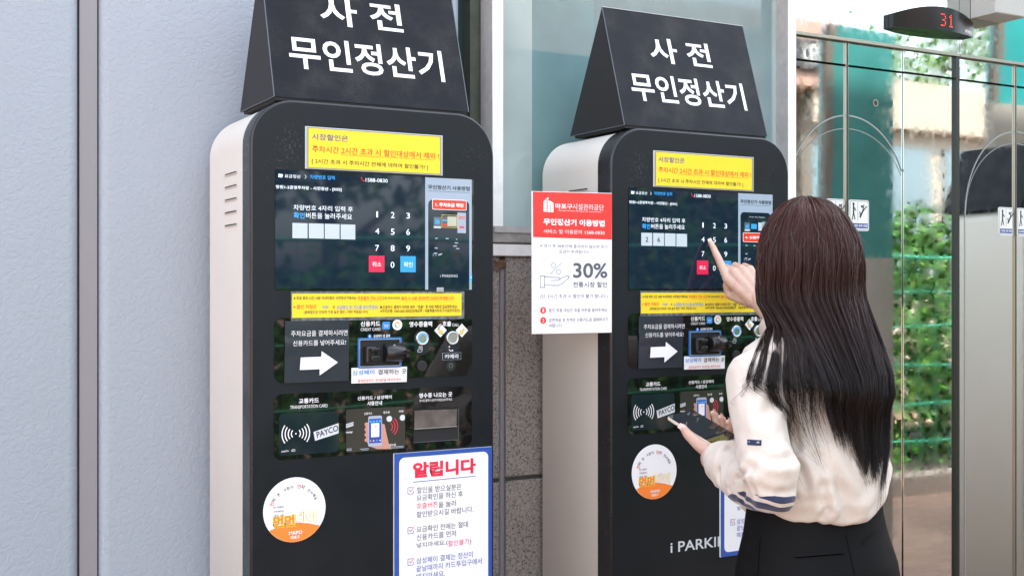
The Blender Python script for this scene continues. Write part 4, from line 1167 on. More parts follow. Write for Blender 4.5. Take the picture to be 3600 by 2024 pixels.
# phone and left hand around it
PL = vec(-.045, .955, .285).normalized()
PW = vec(.985, 0, .13); PW = (PW - PL * PW.dot(PL)).normalized()
PN = PW.cross(PL)
if PN.z < 0: PN = -PN
PC = vec(1.502, 1.912, 1.164)
Q = lambda l, w, n: PC + PL * l + PW * w + PN * n
ph = thing('phone', 'black glass phone with pale gold edge held in the left hand of the woman', 'phone', PC)
def pm(mb, x0, x1, y0, y1, r, n0, n1, mt, bev=.0):
    o = rr(x0, y0, x1, y1, r, 6)
    def pt(p, n_): return PL * p[1] + PW * p[0] + PN * n_
    k = len(o); ins = offset_poly(o, bev) if bev else o
    lv = [(ins, n0), (o, n0 + bev), (o, n1 - bev), (ins, n1)] if bev else [(o, n0), (o, n1)]
    vs = [pt(p, n_) for pl, n_ in lv for p in pl]
    mb.add(vs, [(j * k + i, j * k + (i + 1) % k, (j + 1) * k + (i + 1) % k, (j + 1) * k + i) for j in range(len(lv) - 1) for i in range(k)], mt, True)
    mb.add(vs[-k:], [tuple(range(k))], mt); mb.add(vs[:k], [tuple(range(k))[::-1]], mt)
b = MB(); pm(b, -.036, .036, -.076, .076, .009, -.004, .0038, 'phedge', .0016); b.build('phone_body', ph)
b = MB(); pm(b, -.0345, .0345, -.0745, .0745, .008, .0036, .0043, 'phglass'); b.build('phone_screen', ph)
b = MB(); pm(b, -.0372, -.0358, .018, .030, .0003, -.001, .001, 'phedge'); pm(b, -.0372, -.0358, .036, .052, .0003, -.001, .001, 'phedge'); b.build('phone_button', ph)
b = MB()
hw = Q(-.135, -.006, -.040); lw2 = LW
chain(b, [LE.lerp(LW, .55), LW, hw.lerp(LW, .4)], [.029, .0255, .0235])
pal = [((-.10, -.012, -.036), (-.030, -.014, -.024)), ((-.10, -.002, -.036), (-.038, .006, -.025)), ((-.10, .006, -.036), (-.050, .024, -.026)), ((-.10, .012, -.037), (-.066, .036, -.027))]
for (a_, c_), r0, r1 in zip(pal, (.018, .018, .017, .016), (.0125, .0125, .012, .011)):
    chain(b, [LW, Q(*a_), Q(*c_)], [.020, r0, r1])
chain(b, [LW, Q(-.085, -.028, -.024)], [.020, .018])
# thumb along the near edge
chain(b, [Q(-.085, -.026, -.024), Q(-.045, -.045, -.008), Q(-.012, -.047, .001), Q(.014, -.0415, .006)], [.0175, .0125, .0102, .0072])
# fingers round the far edge
for (l0, w0, l1, l2, sc) in ((-.030, -.012, .006, .016, 1.0), (-.038, .006, -.012, -.008, 1.0), (-.050, .022, -.032, -.032, .95), (-.064, .030, -.052, -.055, .85)):
    chain(b, [Q(l0, w0, -.024), Q(l1, .034, -.0185), Q(l1 + .003, .0475, -.006), Q(l2, .0445, .0135), Q(l2 + .002, .0395, .0185)], [.0115 * sc, .0100 * sc, .0090 * sc, .0078 * sc, .0062 * sc])
me_lh = remesh(b, .0021, 4)
# join body + hands in one mesh
bb2 = MB(); 
def cat(meshes):
    V = []; F = []; o = 0
    for m_ in meshes:
        v = np.zeros(len(m_.vertices) * 3); m_.vertices.foreach_get('co', v); V.append(v.reshape(-1, 3))
        F += [tuple(i + o for i in p.vertices) for p in m_.polygons]; o += len(m_.vertices)
    me = bpy.data.meshes.new('body'); me.from_pydata(np.vstack(V).tolist(), [], F); me.update(); return me
body = finish(cat([me_body, me_rh, me_lh]), 'body', ['skin'], wo)
# nails, eyes, mouth
def nail(c, fw, up, r):
    b = MB()
    fw = Vector(fw).normalized(); up = (Vector(up) - fw * Vector(up).dot(fw)).normalized(); sd = fw.cross(up)
    vs = []
    for j in range(5):
        for i in range(5):
            x_, y_ = (i / 4 - .5) * 1.5, (j / 4 - .5) * 2.4
            vs.append(Vector(c) + sd * x_ * r + fw * y_ * r + up * (r * (1.02 - .25 * x_ * x_ * 1.4)))
    b.add(vs, [(j * 5 + i, j * 5 + i + 1, j * 5 + i + 6, j * 5 + i + 5) for j in range(4) for i in range(4)], 'nail', True)
    b.build('nail', wo)
nail(TIP - d * .09, d, u, .0064)
nail(Q(.009, -.0425, .0055), PL, PN * .8 - PW, .0075)
for l2 in (.017, -.007, -.031, -.054): nail(Q(l2 + .001, .0415, .0165), PN * .8 - PW * .4, PW + PN * .3, .0066)
b = MB()
for q in (-1, 1):
    b.ball(HC + vec(.031 * q, .081, 0), .011, 'eye', 12, 8, (1.1, .6, .7)); b.ball(HC + vec(.031 * q, .0875, 0), .0055, 'ink', 10, 6, (1, .4, 1)); b.tube([HC + vec(.017 * q, .090, .020), HC + vec(.032 * q, .0905, .025), HC + vec(.046 * q, .083, .020)], .0022, 'hair', 6)
b.ball(HC + vec(0, .088, -.072), .017, 'lip', 14, 8, (1.2, .35, .32)); b.build('face_features', wo)

CF = vec(math.sin(TH), math.cos(TH), 0); CR_ = vec(math.cos(TH), -math.sin(TH), 0)
def hit(tree, uD, vD):
    k1 = (uD - 1287.5) / 2946.9; k2 = (725.2 - vD) / 2946.9
    dr = (CF + CR_ * k1 + vec(0, 0, k2)).normalized()
    h = tree.ray_cast(vec(0, 0, 1.45), dr)
    return (h[0], h[1]) if h[0] else (None, None)
# sweater ------------------------------------------------------------------
b = MB()
tor = [(1.014, .106, .104, -.020, 0), (1.022, .117, .120, -.020, -.004), (1.055, .130, .134, -.020, -.005), (1.11, .136, .136, -.020, -.004), (1.17, .134, .131, -.018, 0), (1.24, .136, .123, -.016, .002), (1.30, .150, .112, -.008, .004), (1.338, .150, .090, 0, .004), (1.362, .095, .072, 0, .004), (1.378, .068, .062, 0, .004)]
loft(b, [((BX + dx, BY + dy, z), (a_, 0, 0), (0, c_, 0)) for z, a_, c_, dx, dy in tor], 'jersey', 48, 2.3)
me_t = remesh(b, .0042, 6); b = MB()
LC = LE.lerp(LW, .80)
chain(b, [vec(1.485, 1.692, 1.290), vec(1.447, 1.685, 1.280), vec(1.416, 1.635, 1.20), vec(1.400, 1.588, 1.118), LE + vec(.006, .006, -.004)], [.056, .055, .052, .049, .047], 'jersey', .25)
chain(b, [LE + vec(.006, .006, -.004), LE.lerp(LW, .4) + vec(0, 0, -.012), LE.lerp(LW, .70) + vec(0, 0, -.010)], [.046, .047, .045], 'jersey', .25)
cd = (LW - LE).normalized()
cu = cd.orthogonal().normalized(); cs = cd.cross(cu)
loft(b, [(LE.lerp(LW, .62), cu * .046, cs * .046), (LE.lerp(LW, .80), cu * .044, cs * .046), (LE.lerp(LW, .86), cu * .042, cs * .044)], 'jersey', 24)
me_l = remesh(b, .0042, 6); b = MB()
chain(b, [vec(1.690, 1.705, 1.300), vec(1.728, 1.722, 1.285), vec(1.820, 1.860, 1.270), RE], [.058, .056, .053, .050], 'jersey', .25)
RC = RE.lerp(RW, .72)
chain(b, [RE, RE.lerp(RW, .5)], [.052, .046], 'jersey', .25)
cd2 = (RW - RE).normalized(); cu2 = cd2.orthogonal().normalized(); cs2 = cd2.cross(cu2)
loft(b, [(RE.lerp(RW, .4), cu2 * .046, cs2 * .046), (RE.lerp(RW, .70), cu2 * .049, cs2 * .049)], 'jersey', 24)
me = cat([me_t, me_l, remesh(b, .0042, 6)])
# cloth folds
nv = len(me.vertices)
co = np.zeros(nv * 3); me.vertices.foreach_get('co', co); co = co.reshape(-1, 3)
no = np.zeros(nv * 3); me.vertices.foreach_get('normal', no); no = no.reshape(-1, 3)
FOLDS = [(vec(1.50, 1.555, 1.16), vec(1.56, 1.55, 1.03), .014, .010), (vec(1.70, 1.60, 1.22), vec(1.62, 1.552, 1.04), .016, .010), (vec(1.735, 1.66, 1.17), vec(1.67, 1.575, 1.05), .013, .009),
         (vec(1.47, 1.61, 1.30), vec(1.46, 1.60, 1.13), .012, .009), (vec(1.345, 1.60, 1.13), vec(1.42, 1.545, 1.16), .010, .008), (vec(1.36, 1.67, 1.13), vec(1.40, 1.62, 1.15), .009, .009), (vec(1.37, 1.72, 1.10), vec(1.47, 1.70, 1.15), .010, .007), (vec(1.385, 1.60, 1.22), vec(1.44, 1.60, 1.27), .013, .006), (vec(1.40, 1.77, 1.08), vec(1.42, 1.72, 1.15), .009, .006)]
me.update()
tr0 = BVHTree.FromPolygons([v.co for v in me.vertices], [q.vertices for q in me.polygons])
def z4(x_, y_): return hit(tr0, (2320 + x_ / 2.06) / 1.398, (1318 + y_ / 2.06) / 1.398)[0]
for pts_, w_, d_ in (([(505, 830), (545, 745), (620, 705)], .006, .0065), ([(632, 760), (615, 830), (600, 905)], .005, .005), ([(660, 760), (700, 880)], .006, .0035), ([(905, 170), (930, 290), (965, 380), (1000, 520)], .007, .008), ([(1150, 600), (1190, 800), (1215, 980)], .010, .006), ([(1130, 1100), (1180, 1040), (1225, 990)], .008, .003), ([(1400, 560), (1450, 640), (1480, 720)], .007, .006), ([(1010, 640), (1060, 820)], .008, .004), ([(420, 690), (432, 790), (450, 870)], .006, .004), ([(1290, 800), (1420, 900)], .010, .0025), ([(590, 60), (660, 25), (760, 30), (880, 120)], .0035, .0022), ([(700, 560), (850, 640), (960, 650)], .009, .003), ([(740, 820), (880, 860), (985, 840)], .008, .003)):
    q_ = [z4(*c_) for c_ in pts_]
    for a_, b_ in zip(q_, q_[1:]):
        if a_ is not None and b_ is not None and (b_ - a_).length < .2: FOLDS.append((a_, b_, w_, d_))
dsp = np.zeros(nv)
for i in range(nv):
    x, y, z = co[i]
    p = Vector((x, y, z))
    big = noise.noise(Vector((x * 7, y * 7, z * 4.5 + 3))) * .0042 + (.5 - abs(noise.noise(Vector((x * 11 + z * 5, y * 11 - z * 4, z * 7)))) * 2) * .0026
    if z < 1.13:
        big += .006 * math.sin((x * 28 + y * 16) + 2.2 * noise.noise(Vector((x * 6, y * 6, z * 8)))) * min(1, (1.13 - z) / .09)
    de = (p - LE).length
    if de < .19:
        w = max(0, 1 - de / .19)
        ridge = noise.noise(Vector(((x - y) * 9, (x + y) * 5, z * 15 + 9)))
        big += (.5 - abs(ridge) * 2.2) * .0105 * w
    dr = (p - vec(1.47, 1.60, 1.20)).length
    if dr < .13:
        big += -.010 * (1 - dr / .13) ** 2
    fine = noise.noise(Vector((x * 22, y * 22, z * 14))) * .0016
    for fa, fb, fw, fd in FOLDS:
        ab = fb - fa; t_ = max(0, min(1, (p - fa).dot(ab) / ab.length_squared)); q_ = (p - fa - ab * t_).length
        if q_ < fw * 3: big -= fd * (math.exp(-(q_ / fw) ** 2) - .55 * math.exp(-((q_ - fw * 1.7) / fw) ** 2)) * (.75 + .25 * math.sin(math.pi * min(1, max(0, t_))))
    dsp[i] = big + fine
# hollow cuffs
for i in range(nv):
    p = Vector(co[i])
    for (e_, w_, dd, L_) in ((LE, LW, cd, .86), (RE, RW, cd2, .70)):
        ax = (p - e_).dot(dd); Ltot = (w_ - e_).length * L_
        rr_ = (p - e_ - dd * ax).length
        if ax > Ltot - .012 and rr_ < .036:
            co[i] -= np.array(dd) * .030
co2 = co + no * dsp[:, None]
ntor = len(me_t.vertices)
zt = co2[:ntor, 2]; kx = np.clip((co2[:ntor, 0] - 1.56) / .16, 0, 1)
co2[:ntor, 2] = np.where(zt < 1.13, zt + .042 * kx * np.clip((1.13 - zt) / .115, 0, 1), zt)
me.vertices.foreach_set('co', co2.ravel()); me.update()
sw = finish(me, 'sweater', ['jersey'], wo)
# navy striped patch knitted in under the elbow
jm = M['jersey']; jt = jm.node_tree; jb = jt.nodes['Principled BSDF']
old = jb.inputs['Base Color'].links[0].from_socket
tcj = N(jm, 'ShaderNodeTexCoord')
ctr = LE + vec(.006, .032, -.046)
def lin(v_, scale, off=0.0):
    d_ = N(jm, 'ShaderNodeVectorMath', operation='DOT_PRODUCT'); d_.inputs[1].default_value = tuple(Vector(v_) / scale)
    s_b = N(jm, 'ShaderNodeVectorMath', operation='SUBTRACT'); s_b.inputs[1].default_value = tuple(ctr)
    jt.links.new(tcj.outputs['Object'], s_b.inputs[0]); jt.links.new(s_b.outputs[0], d_.inputs[0])
    return d_.outputs['Value']
cx = N(jm, 'ShaderNodeCombineXYZ')
for i_, (v_, sc_) in enumerate((((.30, .92, -.10), .095), ((.95, -.31, 0), .064), ((0, .10, 1), .034))):
    jt.links.new(lin(v_, sc_), cx.inputs[i_])
ln = N(jm, 'ShaderNodeVectorMath', operation='LENGTH'); jt.links.new(cx.outputs[0], ln.inputs[0])
inside = N(jm, 'ShaderNodeMath', operation='LESS_THAN'); inside.inputs[1].default_value = 1.0; jt.links.new(ln.outputs['Value'], inside.inputs[0])
nz = N(jm, 'ShaderNodeTexNoise', Scale=16.0, Detail=1.0); jt.links.new(tcj.outputs['Object'], nz.inputs['Vector'])
ma = N(jm, 'ShaderNodeMath', operation='MULTIPLY_ADD'); ma.inputs[1].default_value = 1.1
jt.links.new(nz.outputs[0], ma.inputs[0]); jt.links.new(lin((.10, -.22, 1.0), .0205), ma.inputs[2])
frc = N(jm, 'ShaderNodeMath', operation='FRACT'); jt.links.new(ma.outputs[0], frc.inputs[0])
les = N(jm, 'ShaderNodeMath', operation='LESS_THAN'); les.inputs[1].default_value = 0.62; jt.links.new(frc.outputs[0], les.inputs[0])
both = N(jm, 'ShaderNodeMath', operation='MULTIPLY'); jt.links.new(inside.outputs[0], both.inputs[0]); jt.links.new(les.outputs[0], both.inputs[1])
mxj = N(jm, 'ShaderNodeMix', data_type='RGBA'); mxj.inputs[7].default_value = (0.012, 0.022, 0.065, 1)
jt.links.new(both.outputs[0], mxj.inputs[0]); jt.links.new(old, mxj.inputs[6]); jt.links.new(mxj.outputs[2], jb.inputs['Base Color'])

# tree for placing small things on the cloth
def tree_of(o):
    m_ = o.data
    return BVHTree.FromPolygons([v.co for v in m_.vertices], [p.vertices for p in m_.polygons])
def on_cloth(tree, grid, mt, name, parent, off=.0012, text=None):
    b = MB(); rows = []
    for row in grid:
        rr2 = []
        for (u_, v_) in row:
            p, n_ = hit(tree, u_, v_)
            if p is None: return
            rr2.append(p + n_ * off)
        rows.append(rr2)
    w = len(rows[0]); vs = [p for r_ in rows for p in r_]
    b.add(vs, [(j * w + i, j * w + i + 1, (j + 1) * w + i + 1, (j + 1) * w + i) for j in range(len(rows) - 1) for i in range(w - 1)], mt, True)
    if text:
        A, B_, C_ = rows[0][0], rows[0][-1], rows[-1][0]
        nn = (B_ - A).cross(C_ - A).normalized()
        if nn.dot(vec(0, 0, 1.45) - A) < 0: nn = -nn
        put(b, text, 'white', .01, 0, 0, 0, 0, 0, fn=lambda u, v: A + (B_ - A) * (.14 + .72 * u) + (C_ - A) * (.70 - .38 * v) + nn * .0012)
    return b.build(name, parent)
tr = tree_of(sw)
on_cloth(tr, [[(1880 + 35 * i / 4, v_ + 1.5 * i / 4) for i in range(5)] for v_ in (1104.5, 1111, 1118.5)], 'navyknit', 'label_tag', sw, text='NT JAMES')

# trousers ------------------------------------------------------------------
b = MB()
hip = [(1.055, .137, .106, 0, 0), (1.02, .141, .110, 0, 0), (.985, .146, .117, 0, -.002), (.93, .161, .130, 0, -.006), (.87, .170, .135, 0, -.008), (.81, .170, .128, 0, -.006), (.76, .168, .112, 0, 0)]
loft(b, [((BX - .002, BY + dy, z), (a_, 0, 0), (0, c_, 0)) for z, a_, c_, dx, dy in hip], 'trouser', 48, 2.15)
for q in (-1, 1):
    loft(b, [((BX + .084 * q, BY, .80), (.092, 0, 0), (0, .115, 0)), ((BX + .086 * q, BY + .004, .55), (.088, 0, 0), (0, .098, 0)), ((BX + .090 * q, BY - .004, .30), (.090, 0, 0), (0, .10, 0)), ((BX + .092 * q, BY - .005, .06), (.095, 0, 0), (0, .108, 0))], 'trouser', 32)
me = remesh(b, .006, 5)
nv = len(me.vertices); co = np.zeros(nv * 3); me.vertices.foreach_get('co', co); co = co.reshape(-1, 3)
no = np.zeros(nv * 3); me.vertices.foreach_get('normal', no); no = no.reshape(-1, 3)
dsp = np.array([noise.noise(Vector((p[0] * 9, p[1] * 9, p[2] * 5))) * .0035 for p in co])
me.vertices.foreach_set('co', (co + no * dsp[:, None]).ravel()); me.update()
tro = finish(me, 'trousers', ['trouser'], wo)
tt = tree_of(tro)
def strip(p0, p1, h, n=10):
    return [[(p0[0] + (p1[0] - p0[0]) * i / n, p0[1] + (p1[1] - p0[1]) * i / n + q * h) for i in range(n + 1)] for q in (0, .5, 1)]
on_cloth(tt, strip((1998, 1391), (2120, 1381), 9), 'trouser', 'pocket_welt', tro, .0035)
on_cloth(tt, strip((2000, 1400.5), (2121, 1390.5), 2.2), 'thread', 'pocket_slit', tro, .0012)
on_cloth(tt, strip((2168, 1362), (2208, 1330), 7, 6), 'trouser', 'pocket_welt', tro, .0035)
on_cloth(tt, [[(2126 + 22 * i / 8 + q, 1345 + 100 * i / 8) for q in (0, 1.2)] for i in range(9)], 'thread', 'seam', tro, .0008)
on_cloth(tt, [[(1912 - 6 * i / 8 + q, 1350 + 95 * i / 8) for q in (0, 1.2)] for i in range(9)], 'thread', 'seam', tro, .0008)
for q in (-1, 1):
    b = MB(); loft(b, [((BX + .09 * q, BY + .045, .002), (.042, 0, 0), (0, .125, 0)), ((BX + .09 * q, BY + .045, .02), (.044, 0, 0), (0, .128, 0)), ((BX + .09 * q, BY + .02, .06), (.038, 0, 0), (0, .09, 0)), ((BX + .09 * q, BY - .02, .09), (.032, 0, 0), (0, .045, 0))], 'shoe', 24); b.build('shoe', wo)

# hair ------------------------------------------------------------------
LOW = [(-1.0, (1.402, 1.650, 1.290), 1.245), (-.88, (1.415, 1.612, 1.280), 1.225), (-.76, (1.448, 1.585, 1.275), 1.235), (-.55, (1.510, 1.560, 1.275), 1.205), (-.3, (1.555, 1.547, 1.275), 1.160), (0, (1.597, 1.542, 1.275), 1.122), (.3, (1.630, 1.546, 1.275), 1.115), (.55, (1.658, 1.560, 1.275), 1.130), (.8, (1.684, 1.592, 1.275), 1.155), (1.0, (1.702, 1.640, 1.280), 1.190)]
def low(a):
    for (a0, p0, e0), (a1, p1, e1) in zip(LOW, LOW[1:]):
        if a <= a1:
            w = (a - a0) / (a1 - a0)
            return Vector(p0).lerp(Vector(p1), w), e0 + (e1 - e0) * w
    return Vector(LOW[-1][1]), LOW[-1][2]
HRX, HRY, HRZ = .0955, .1120, .1275
def hair_path(a, th0, r, n, ze=0.0, jit=0.0):
    phi = a * R(118)
    h = vec(math.sin(phi), -math.cos(phi), 0)
    key = []
    for i in range(6):
        th = th0 + (R(97) - th0) * i / 5
        key.append(HC + vec(HRX * r * math.sin(th) * h.x, HRY * r * math.sin(th) * h.y, HRZ * r * math.cos(th)))
    lo, e = low(a)
    key.append(HC + vec(HRX * r * h.x * .99, HRY * r * h.y * .965, -.062 - .012 * abs(a)))
    wl_ = .14 if a < 0 else .34
    key.append(vec((HC.x + HRX * h.x * r) * (1 - wl_) + lo.x * wl_, (HC.y + HRY * h.y * r * .93) * .6 + lo.y * .4, 1.372))
    off = vec(0, (1 - r) * .10, 0)
    key.append(lo + off)
    zend = e + ze
    u_ = min(1, max(0, (lo.z - zend) / .17))
    mid = vec(lo.x + (1.580 - lo.x) * .18 * u_, lo.y + .016 * u_, (lo.z + zend) * .5)
    end = vec(lo.x + (1.580 - lo.x) * .38 * u_, lo.y + (1.575 - lo.y) * .3 * u_, zend)
    key += [mid + off, end + off * .7]
    K = key; m_ = len(K); out = []
    for j in range(n):
        t_ = j / (n - 1) * (m_ - 1); i = min(int(t_), m_ - 2); f_ = t_ - i
        p0, p1, p2, p3 = K[max(i - 1, 0)], K[i], K[i + 1], K[min(i + 2, m_ - 1)]
        out.append(.5 * ((2 * p1) + (p2 - p0) * f_ + (2 * p0 - 5 * p1 + 4 * p2 - p3) * f_ * f_ + (3 * p1 - p0 - 3 * p2 + p3) * f_ ** 3))
    return out
def clear_of_cloth(p, gap):
    if p.z > 1.41: return p
    q_, n_, _, d_ = tr.find_nearest(p, .09)
    if q_ is not None and (p - q_).dot(n_) < gap:
        return q_ + n_ * gap
    return p
hb = MB()
na, nn = 48, 26
vs = []
for i in range(na + 1):
    vs += [clear_of_cloth(p, .002) for p in hair_path(-1 + 2 * i / na, R(2), .925, nn, .03)]
hb.add(vs, [(i * nn + j, (i + 1) * nn + j, (i + 1) * nn + j + 1, i * nn + j + 1) for i in range(int(na * .24), na) for j in range(nn - 1)], 'haircore', True)
hr = random.Random(5)
NS, NP = 5200, 24
SV = np.zeros((NS * NP * 3, 3)); SF = []
clump = [(hr.uniform(-1, 1), hr.gauss(0, .006), hr.gauss(0, .006), hr.gauss(0, .012)) for _ in range(190)]
clump.sort()
ca = [c[0] for c in clump]
import bisect
for s_i in range(NS):
    a = hr.uniform(-1.0, 1.03)
    if a < -.6 and hr.random() < .45: a = hr.uniform(-.6, 1.03)
    cl = clump[min(len(clump) - 1, bisect.bisect(ca, a))]
    th0 = R(hr.uniform(1, 30)) if hr.random() < .8 else R(hr.uniform(20, 70))
    r_ = 1.0 - abs(hr.gauss(0, .024)) + .004 + cl[2] * 1.8
    fly = s_i >= NS - 200
    if fly: a = hr.uniform(-1, 1)
    pts = hair_path(max(-1, min(1, a)), th0, r_, NP, hr.gauss(.004, .016 if abs(a) < .6 else .042) + cl[3] + (hr.random() ** 3) * .035 - (.012 if a < -.6 else 0))
    ph1, ph2 = hr.uniform(0, 6.28), hr.uniform(0, 6.28)
    if fly:
        a2 = max(-1, min(1, a + hr.gauss(0, .38))); rf = 1.012 + .03 * hr.random()
        p0_ = hair_path(a, th0, rf, NP); p1_ = hair_path(a2, th0, rf, NP)
        k0_ = hr.uniform(0, .55); k1_ = k0_ + hr.uniform(.25, .5)
        pts = []
        for j in range(NP):
            q_ = (k0_ + (k1_ - k0_) * j / (NP - 1)) * (NP - 1); i_ = min(int(q_), NP - 2)
            A_ = p0_[i_].lerp(p0_[i_ + 1], q_ - i_); B_ = p1_[i_].lerp(p1_[i_ + 1], q_ - i_); s3 = (j / (NP - 1)) ** 1.6
            pts.append(A_.lerp(B_, s3))
    am = .0016 if not fly else hr.uniform(.001, .004)
    fr = hr.uniform(1.0, 2.6)
    ex = (a - max(-1, min(1, a))) * .3
    wid = hr.uniform(.00055, .00105) if not fly else .00042
    P_ = []
    for j, p in enumerate(pts):
        t_ = j / (NP - 1)
        w = max(0, t_ - .30) / .70
        wv = am * (0.3 + 1.5 * w)
        P_.append(p + vec(wv * math.sin(fr * 6.28 * t_ + ph1) + cl[1] * 1.5 * w + ex * .3 * w, wv * math.cos(fr * 5.1 * t_ + ph2) - abs(cl[2]) * 1.2 * w, 0) + (vec(math.sin(a * 2), -math.cos(a * 2), .3) * am * .8 * math.sin(3.0 * t_ + ph1) if fly else vec(0, 0, 0)))
    gp_ = hr.uniform(.003, .012)
    P_ = [clear_of_cloth(p, gp_) for p in P_]
    base = s_i * NP * 3
    prev = None
    for j in range(NP):
        t_ = j / (NP - 1)
        dd = (P_[min(j + 1, NP - 1)] - P_[max(j - 1, 0)])
        if dd.length < 1e-6: dd = vec(0, 0, -1)
        dd.normalize()
        up = vec(0.3, -1, .2) if prev is None else prev
        up = (up - dd * up.dot(dd)); up.normalize(); prev = up; sd = dd.cross(up)
        w = wid * (1 - .85 * max(0, t_ - .5) / .5)
        for k in range(3):
            an = 2.0944 * k + ph1
            SV[base + j * 3 + k] = P_[j] + (up * math.cos(an) + sd * math.sin(an)) * w
idx = []
for s_i in range(NS):
    base = s_i * NP * 3
    for j in range(NP - 1):
        for k in range(3):
            idx.append((base + j * 3 + k, base + j * 3 + (k + 1) % 3, base + j * 3 + 3 + (k + 1) % 3, base + j * 3 + 3 + k))
o0 = len(hb.v)
nf0 = len(hb.f)
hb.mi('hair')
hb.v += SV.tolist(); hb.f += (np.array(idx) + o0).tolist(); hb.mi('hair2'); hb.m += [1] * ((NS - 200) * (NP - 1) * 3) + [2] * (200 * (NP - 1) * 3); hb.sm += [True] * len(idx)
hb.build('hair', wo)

# ------------------------------------------------------------------ the place opposite (seen in the steel and the screens)
b = MB(); b.box(0.6, -.56, 0.0, 14, -.40, 0.13, 'kerb'); tag(b.build('kerb'), kind='structure')
b = MB(); b.add([(0.6, -3.0, .08), (14, -3.0, .08), (14, -.56, .10), (0.6, -.56, .10)], [(0, 1, 2, 3)], 'soil'); tag(b.build('planting_bed'), kind='structure')

def leaf_cloud(name, n, place, size, mt, parent=None):
    vs = np.zeros((n * 4, 3)); 
    r2 = np.random.RandomState(11 + n)
    for i in range(n):
        p = np.array(place(r2))
        d = r2.normal(size=3); d[2] -= .4; d /= np.linalg.norm(d)
        s_ = np.cross(d, r2.normal(size=3)); s_ /= np.linalg.norm(s_)
        L = size * (0.6 + .8 * r2.rand()); w = L * .28
        vs[i * 4:(i + 1) * 4] = [p, p + d * L * .5 + s_ * w, p + d * L, p + d * L * .5 - s_ * w]
    me = bpy.data.meshes.new(name)
    me.from_pydata(vs.tolist(), [], [(4 * i, 4 * i + 1, 4 * i + 2, 4 * i + 3) for i in range(n)])
    me.materials.append(M[mt[0]]); me.materials.append(M[mt[1]])
    me.polygons.foreach_set('material_index', (r2.rand(n) < .35).astype(int).tolist())
    o = bpy.data.objects.new(name, me); COL.objects.link(o)
    if parent: o.parent = parent
    return o
def hp(r2):
    while True:
        x = 0.9 + 12.5 * r2.rand(); y = -.62 - 1.1 * r2.rand() ** 1.3; z = .12 + 2.05 * r2.rand() ** .85
        top = (1.75 if x > 3.6 else 1.35) + .35 * noise.noise(Vector((x * 1.3, 0, 3))) + .25 * noise.noise(Vector((x * 4, 0, 7)))
        if z < top + .25 and noise.noise(Vector((x * 2.2, y * 2.2, z * 2.2))) > -.42:
            return (x, y, z)
hd = leaf_cloud('hedge_foliage', 26000, hp, .080, ('leaf', 'leaf2'))
def hp2(r2):
    p = hp(r2)
    return (p[0], p[1] - .55, p[2])
hd2 = leaf_cloud('hedge_inner', 9000, hp2, .13, ('leaf', 'leaf'), hd)
tag(hd, 'dense green hedge leaves mirrored in the elevator steel', 'hedge', kind='stuff')
fe = thing('mesh_fence', 'green wire fence in front of the hedge, mirrored in the elevator doors', 'fence', (7, -.58, 0))
b = MB()
for z in (.35, .62, .9, 1.18, 1.42, 1.68):
    b.tube([(-6.2 + .5 * i, 0, z + .012 * math.sin(i * 1.7 + z * 9)) for i in range(26)], .006 if z < 1.6 else .011, 'greenwire', 6)
for i in range(80):
    b.tube([(-6.2 + .155 * i, .004, .15), (-6.2 + .155 * i, .004, 1.68)], .0025, 'greenwire', 4)
b.build('wire_mesh', fe)
for i in range(6):
    b = MB(); b.tube([(-6 + 2.4 * i, -.02, .05), (-6 + 2.4 * i, -.02, 1.75)], .02, 'greenwire', 8); b.build('fence_post', fe)

# pale block with teal glass above concrete, opposite
def tower(name, lab, x0, x1, y0, y1, zb, zt, gm):
    t_ = thing(name, lab, 'wall', ((x0 + x1) / 2, y1, 0)); w = (x1 - x0) / 2
    b = MB(); b.box(-w, y0 - y1, 0, w, 0, zb, 'concrete'); b.build('base', t_)
    b = MB(); b.box(-w + .004, y0 - y1 + .004, zb, w - .004, -.004, zt, gm); b.build('glass', t_)
    b = MB(); b.box(-w, -.03, zb, -w + .05, .004, zt, 'brown'); b.build('edge_post', t_)
tower('glass_pier', 'concrete and teal glass pier mirrored in the left elevator door', 4.50, 5.00, .69, .75, 1.62, 2.86, 'tealdk')
tower('stone_pier', 'brown concrete pier mirrored at the right edge of the elevators', 5.86, 6.9, .66, .72, 2.55, 3.6, 'tealgl')
k3 = thing('kiosk_cabinet', 'cream cabinet with side vents mirrored right of the dark jamb', 'kiosk', (4.49, 1.60, 0))
b = MB(); b.prism(rr(0, 0, .24, 1.80, .05, corners=(0, 1, 1, 0)), -.4, 0, 'cream', True, bev=.004)
b.build('cabinet', k3); k3.rotation_euler = (0, 0, R(180)); k3.location = (4.73, 1.58, 0)
b = MB()
for i in range(5): b.box(.06, -.4035, 1.52 - i * .03, .2, -.4005, 1.532 - i * .03, 'joint')
for i in range(4): b.box(.06, -.4035, .30 - i * .03, .16, -.4005, .312 - i * .03, 'joint')
b.build('vent', k3)
w3 = wedge(0, 'black wedge sign on the cream cabinet mirrored right of the dark jamb'); w3.location = (4.76, 1.46, 1.802); w3.rotation_euler = (0, 0, R(90))
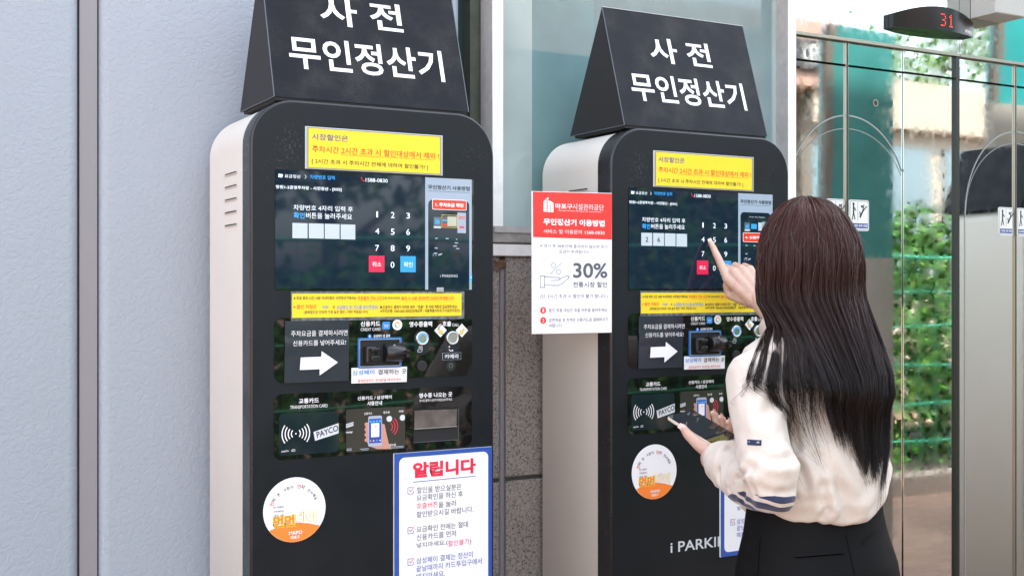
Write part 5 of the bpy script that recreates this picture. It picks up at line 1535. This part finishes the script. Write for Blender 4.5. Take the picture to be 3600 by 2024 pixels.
# overhead brick beam on a brown column
bb_ = thing('brick_gateway', 'brick clad overhead beam on a brown column mirrored in the left door', 'gateway', (7.4, -2.2, 0))
b = MB(); b.box(-3.2, -.5, 3.15, -.1, .2, 3.72, 'brick'); b.build('beam', bb_)
for x in (-.34,):
    b = MB(); b.box(x, -.3, .1, x + .14, 0, 3.149, 'brown'); b.build('column', bb_)
b = MB(); b.prism([(-p[0] - 1.3, p[1]) for p in rr(-1.25, 3.30, -.05, 3.54, .1)][::-1], .24, .201, 'ink'); b.ring(-.42, 3.455, .030, .048, .2425, 'white', n=24); b.ring(-.42, 3.385, .030, .048, .2425, 'white', n=24); b.ring(-.42, 3.42, .105, .120, .2425, 'white', -35, 35, 10); b.ring(-.42, 3.42, .105, .120, .2425, 'white', 145, 215, 10); b.build('sign_band', bb_)
# building beyond
bd = thing('office_building', 'beige building with blue grey windows mirrored above the hedge', 'building', (12, -5, 0))
b = MB(); b.box(-3.2, -4, 0, 8, 0, 3.4, 'beige'); b.build('wall', bd)
b = MB(); b.box(-3.3, -4, 3.401, 8, .15, 4.0, 'beige'); b.build('parapet', bd)
for i in range(7):
    b = MB(); b.box(-3 + 1.5 * i, .002, 1.6, -1.7 + 1.5 * i, .03, 3.2, 'bluegl'); b.build('window', bd)
ap = thing('apartment_block', 'distant white block against the sky mirrored in the left door', 'building', (24, -22, 0))
b = MB(); b.box(-3, -5, 0, 0, 0, 8.5, 'whitep'); b.box(.001, -5, 0, 2.5, -.5, 7.4, 'beige'); b.build('wall', ap)
for i in range(5):
    for j in range(2):
        b = MB(); b.box(-2.7 + 1.4 * j, .001, 1 + 1.5 * i, -1.8 + 1.4 * j, .03, 2 + 1.5 * i, 'bluegl'); b.build('window', ap)
def tree(x, y, h, r, lab):
    t_ = thing('leafy_tree', lab, 'tree', (x, y, 0), 0, 'trees across the street')
    b = MB(); b.tube([(0, 0, 0), (.05, .02, h * .4), (0.02, .05, h * .8)], [.12, .09, .03], 'bark', 10)
    for k in range(7):
        a = k * 2.4; b.tube([(.04, .03, h * (.4 + .05 * k)), (r * .6 * math.cos(a), r * .6 * math.sin(a), h * (.6 + .05 * k))], [.045, .012], 'bark', 6)
    b.build('trunk', t_)
    cl = [(r * .62 * math.cos(k * 2.4) * (.4 + .6 * rnd.random()), r * .62 * math.sin(k * 2.4) * (.4 + .6 * rnd.random()), h * (.55 + .5 * rnd.random()), r * (.3 + .2 * rnd.random())) for k in range(13)]
    def pl(r2):
        c = cl[r2.randint(len(cl))]; d = r2.normal(size=3); d /= np.linalg.norm(d)
        q = c[3] * r2.rand() ** .5
        return (c[0] + d[0] * q, c[1] + d[1] * q, c[2] + d[2] * q)
    leaf_cloud('crown', 3000, pl, .16, ('leaf2', 'leaf'), t_)
tree(11.5, -8.5, 3.0, 1.6, 'light green street tree mirrored in the left elevator door')
tree(17.8, -10.5, 7.0, 2.8, 'tall green tree mirrored above the beige building')
tree(4.0, -6.5, 4.4, 2.0, 'green tree across the street mirrored in the kiosk screens')
